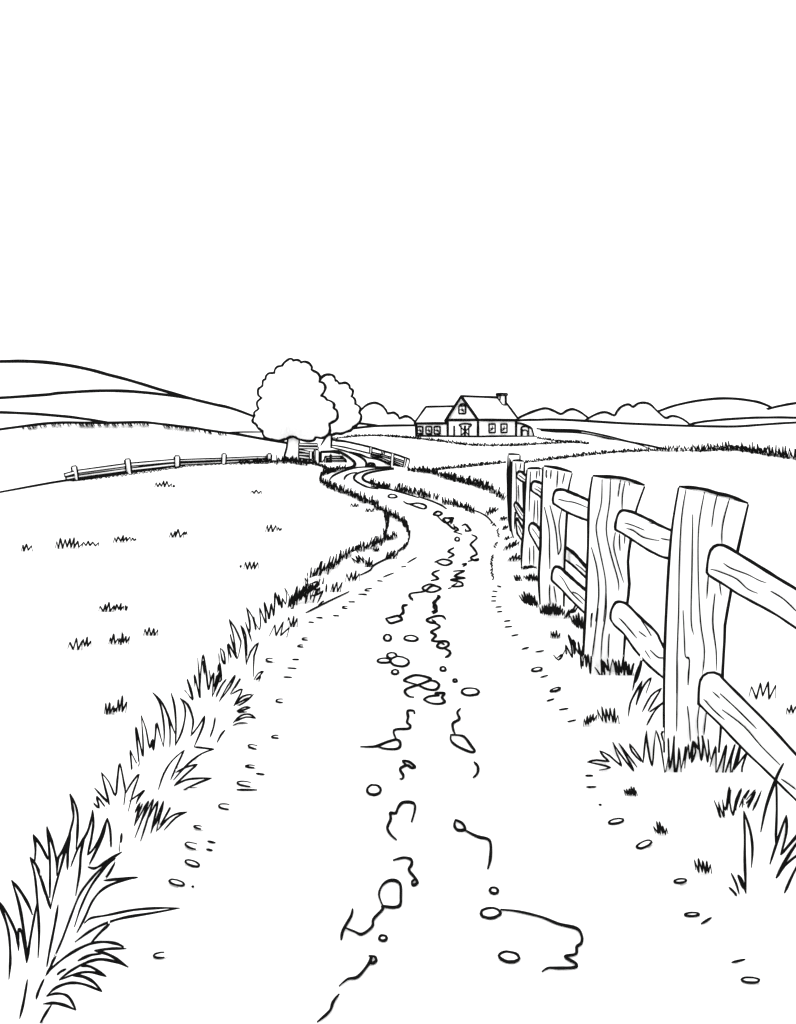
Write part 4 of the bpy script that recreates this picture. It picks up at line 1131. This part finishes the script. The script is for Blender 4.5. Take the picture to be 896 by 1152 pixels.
# ================================================================== STONES
def stone(cx, cy, w, h, label, group, tilt=0, ink=2.2, open_=0.0):
    """A flat pebble bedded in the track: shallow dome, pen outline round its foot."""
    mb = MB()
    N = 20
    ca, sa = math.cos(math.radians(tilt)), math.sin(math.radians(tilt))
    r = random.Random(int(cx * 7 + cy))
    wob = [1 + r.uniform(-.05, .05) for _ in range(N)]
    ring = []
    for i in range(N):
        a = 2 * math.pi * i / N
        ex, ey = w / 2 * math.cos(a) * wob[i], h / 2 * math.sin(a) * wob[i]
        ring.append(G(cx + ex * ca - ey * sa, cy + ex * sa + ey * ca, .008))
    c = G(cx, cy, .008)
    ht = min(.006, .05 * min(max(p.y for p in ring) - min(p.y for p in ring), max(p.x for p in ring) - min(p.x for p in ring)))
    o = len(mb.v)
    for s, z in ((1, 0), (.8, .55), (.45, .9)):
        for p in ring:
            q = c + (p - c) * s; q.z = .008 + ht * z
            mb.v.append(q)
    t = len(mb.v); mb.v.append(c + Vector((0, 0, ht)))
    for j in range(2):
        for i in range(N):
            k = (i + 1) % N
            mb.face((o + j * N + i, o + j * N + k, o + (j + 1) * N + k, o + (j + 1) * N + i))
    for i in range(N):
        mb.face((o + 2 * N + i, o + 2 * N + (i + 1) % N, t))
    rr = [p + Vector((0, 0, ink / F * c.y * .3)) for p in ring]
    if open_ > 0:
        k = int(N * open_ / 2)
        mb.ink((rr[k:] + rr[:1])[:N - 2 * k + 1] if k else rr, ink, taper=(.7, .7))
    else:
        mb.ink(rr, ink, closed=True)
    return tag(mb.build('pebble', 'stone', loc=(c.x, c.y, 0)), label, 'stone', group)


MG = 'stones lying in the middle of the track'
for (sheet, cx, cy, w, h, tilt, ink, lab) in (
    (D1, 310, 196, 33, 28, 0, 2.3, 'small round stone below the diamond-shaped scribble'),
    (D1, 418, 199, 62, 24, 3, 2.3, 'flat oval stone beside the small round one'),
    (D1, 330, 278, 42, 26, 0, 2.3, 'smallest of three touching stones, on top'),
    (D1, 294, 301, 58, 20, 0, 2.3, 'flat sliver-like stone of the three touching stones'),
    (D1, 366, 305, 82, 44, 5, 2.4, 'biggest of three touching stones'),
    (D1, 345, 353, 30, 20, 0, 2.3, 'tiny stone under the three touching stones'),
    (D1, 565, 339, 24, 18, 0, 2.3, 'dot-like stone under the hooked end of the wavy rut'),
    (D1, 620, 392, 16, 13, 0, 2.3, 'smallest dark stone above the flat oblong one'),
    (D1, 690, 444, 78, 32, 0, 2.5, 'flat oblong stone alone on the fence side of the ruts'),
    (E1, 213, 78, 40, 29, 0, 2.6, 'round stone alone under the hanging wavy cracks'),
    (E1, 559, 443, 58, 28, -3, 2.8, 'oval stone at the start of the longest crack'),
    (E1, 614, 573, 60, 28, 8, 2.8, 'lowest oval stone, enclosed by the longest crack'),
    (E1, 569, 376, 24, 17, 10, 2.6, 'tiny stone above the start of the longest crack'),
    (E1, 240, 517, 22, 15, 0, 2.6, 'tiny stone below the balloon-shaped crack'),
    (R1, 365, 175, 34, 14, 3, 2.0, 'small stone highest up the track, inside the bend'),
    (R1, 626, 348, 17, 15, 0, 1.9, 'tiny stone under the cluster of scribbles after the bend')):
    (x, y), = sheet([(cx, cy)])
    s_ = {D1: 4.073, E1: 2.635, R1: 3.584}[sheet]
    stone(x, y, w / s_, h / s_, lab, MG, tilt, ink - .5)

LG = 'pebbles along the pasture-side edge of the track'
edge_l = [(TU, 4.073, 773, 260, 34, 11, 0), (TU, 4.073, 875, 180, 30, 10, 0), (TU, 4.073, 590, 405, 38, 10, 0), (TU, 4.073, 570, 437, 38, 10, 0), (TU, 4.073, 428, 502, 45, 18, 5), (TU, 4.073, 475, 688, 45, 18, 0),
          (TM, 3.733, 865, 371, 42, 13, 0), (TM, 3.733, 772, 414, 54, 18, 12), (TM, 3.733, 762, 496, 55, 12, 5), (TM, 3.733, 740, 570, 88, 22, 8), (TM, 3.733, 653, 665, 65, 25, 8), (TM, 3.733, 540, 752, 48, 15, 12), (TM, 3.733, 515, 830, 74, 28, 15),
          (T0, 3.319, 718, 305, 54, 22, 18), (T0, 3.319, 660, 377, 58, 22, 14), (T0, 3.319, 605, 648, 62, 24, -5)]
lab_l = ['small flat pebble at the top of the pasture-side edge, below the thin line', 'topmost tiny pebble of the pasture-side edge', 'upper of two flat pebbles close under the dashes', 'lower of two flat pebbles close under the dashes', 'pebble beside the leaning tuft, set back from the dashes', 'lone pebble below the three stacked dashes',
         'lone pebble beside the fan-shaped clump', 'tilted pebble above the run of long dashes', 'thin pebble just above the run of long dashes', 'longest flat pebble, lying on the long dashes', 'lone open pebble beside the dark scribbled clump', 'thin dark pebble below the lone open one', 'dark double-lined pebble with two dashes beside it',
         'upper of two tilted ovals near the corner clump', 'lower of two tilted ovals, with a dot beside it', 'lowest pebble, alone by the tips of the huge corner clump']
for (sh, s_, cx, cy, w, h, tilt), lab in zip(edge_l, lab_l):
    (x, y), = sh([(cx, cy)])
    stone(x, y, w / s_, .8 * h / s_, lab, LG, tilt, 1.35 if s_ > 3.5 else 1.5, open_=.4 if 'open' in lab or s_ > 3.5 or 'lowest' in lab else 0)
RG = 'pebbles along the fence-side edge of the track'
for sh, s_, cx, cy, w, h, tilt, lab in ((H1, 3.84, 247, 667, 44, 17, -12, 'upper small pebble among the slanting dashes'), (H1, 3.84, 327, 754, 44, 13, -18, 'lower small dark pebble among the slanting dashes'),
                                        (R2, 3.5, 187, 646, 56, 20, -10, 'flat open pebble below the level dashes'), (R2, 3.5, 298, 737, 62, 25, -22, 'larger tilted oval stone beside a dark tuft'), (R2, 3.5, 440, 881, 46, 17, -5, 'oval stone below the lowest dark tuft'),
                                        (R2, 3.5, 486, 1013, 54, 15, -2, 'flat oval stone with a slanting dash beside it'), (Z, 4.235, 612, 946, 86, 28, 3, 'lowest half-round stone near the bottom corner')):
    (x, y), = sh([(cx, cy)]) if sh is not Z else Z(700, 880, 4.235, [(cx, cy)])
    stone(x, y, w / s_, .85 * h / s_, lab, RG, tilt, 1.6)

# ================================================================== LIGHT: bright even overcast, no cast shadows in the picture
world = bpy.data.worlds.new('World')
scene.world = world
world.use_nodes = True
nt = world.node_tree
bg = nt.nodes['Background']
bg.inputs['Color'].default_value = (1, 1, 1, 1)      # a white overcast sky
bg.inputs['Strength'].default_value = 1.85
sun = bpy.data.lights.new('sun', 'SUN')
sun.energy = 0.5
sun.angle = math.radians(40)
sun.color = (1, 1, 1)
so = bpy.data.objects.new('sun', sun)
so.rotation_euler = (math.radians(42), 0, math.radians(-15))   # high, from behind the viewer
COL.objects.link(so)

# ================================================================== CAMERA
cam = bpy.data.cameras.new('camera')
cam.sensor_fit = 'HORIZONTAL'
cam.sensor_width = 36
cam.lens = 36 * F / 896
cam.shift_y = -(576 - HY) / 896
cam.clip_start = 0.05
cam.clip_end = 6000
co = bpy.data.objects.new('camera', cam)
co.location = (0, 0, EYE)
co.rotation_euler = (math.radians(90), 0, 0)
COL.objects.link(co)
scene.camera = co
scene.view_settings.view_transform = 'Standard'
scene.view_settings.look = 'None'
scene.view_settings.exposure = 0
scene.cycles.max_bounces = 6
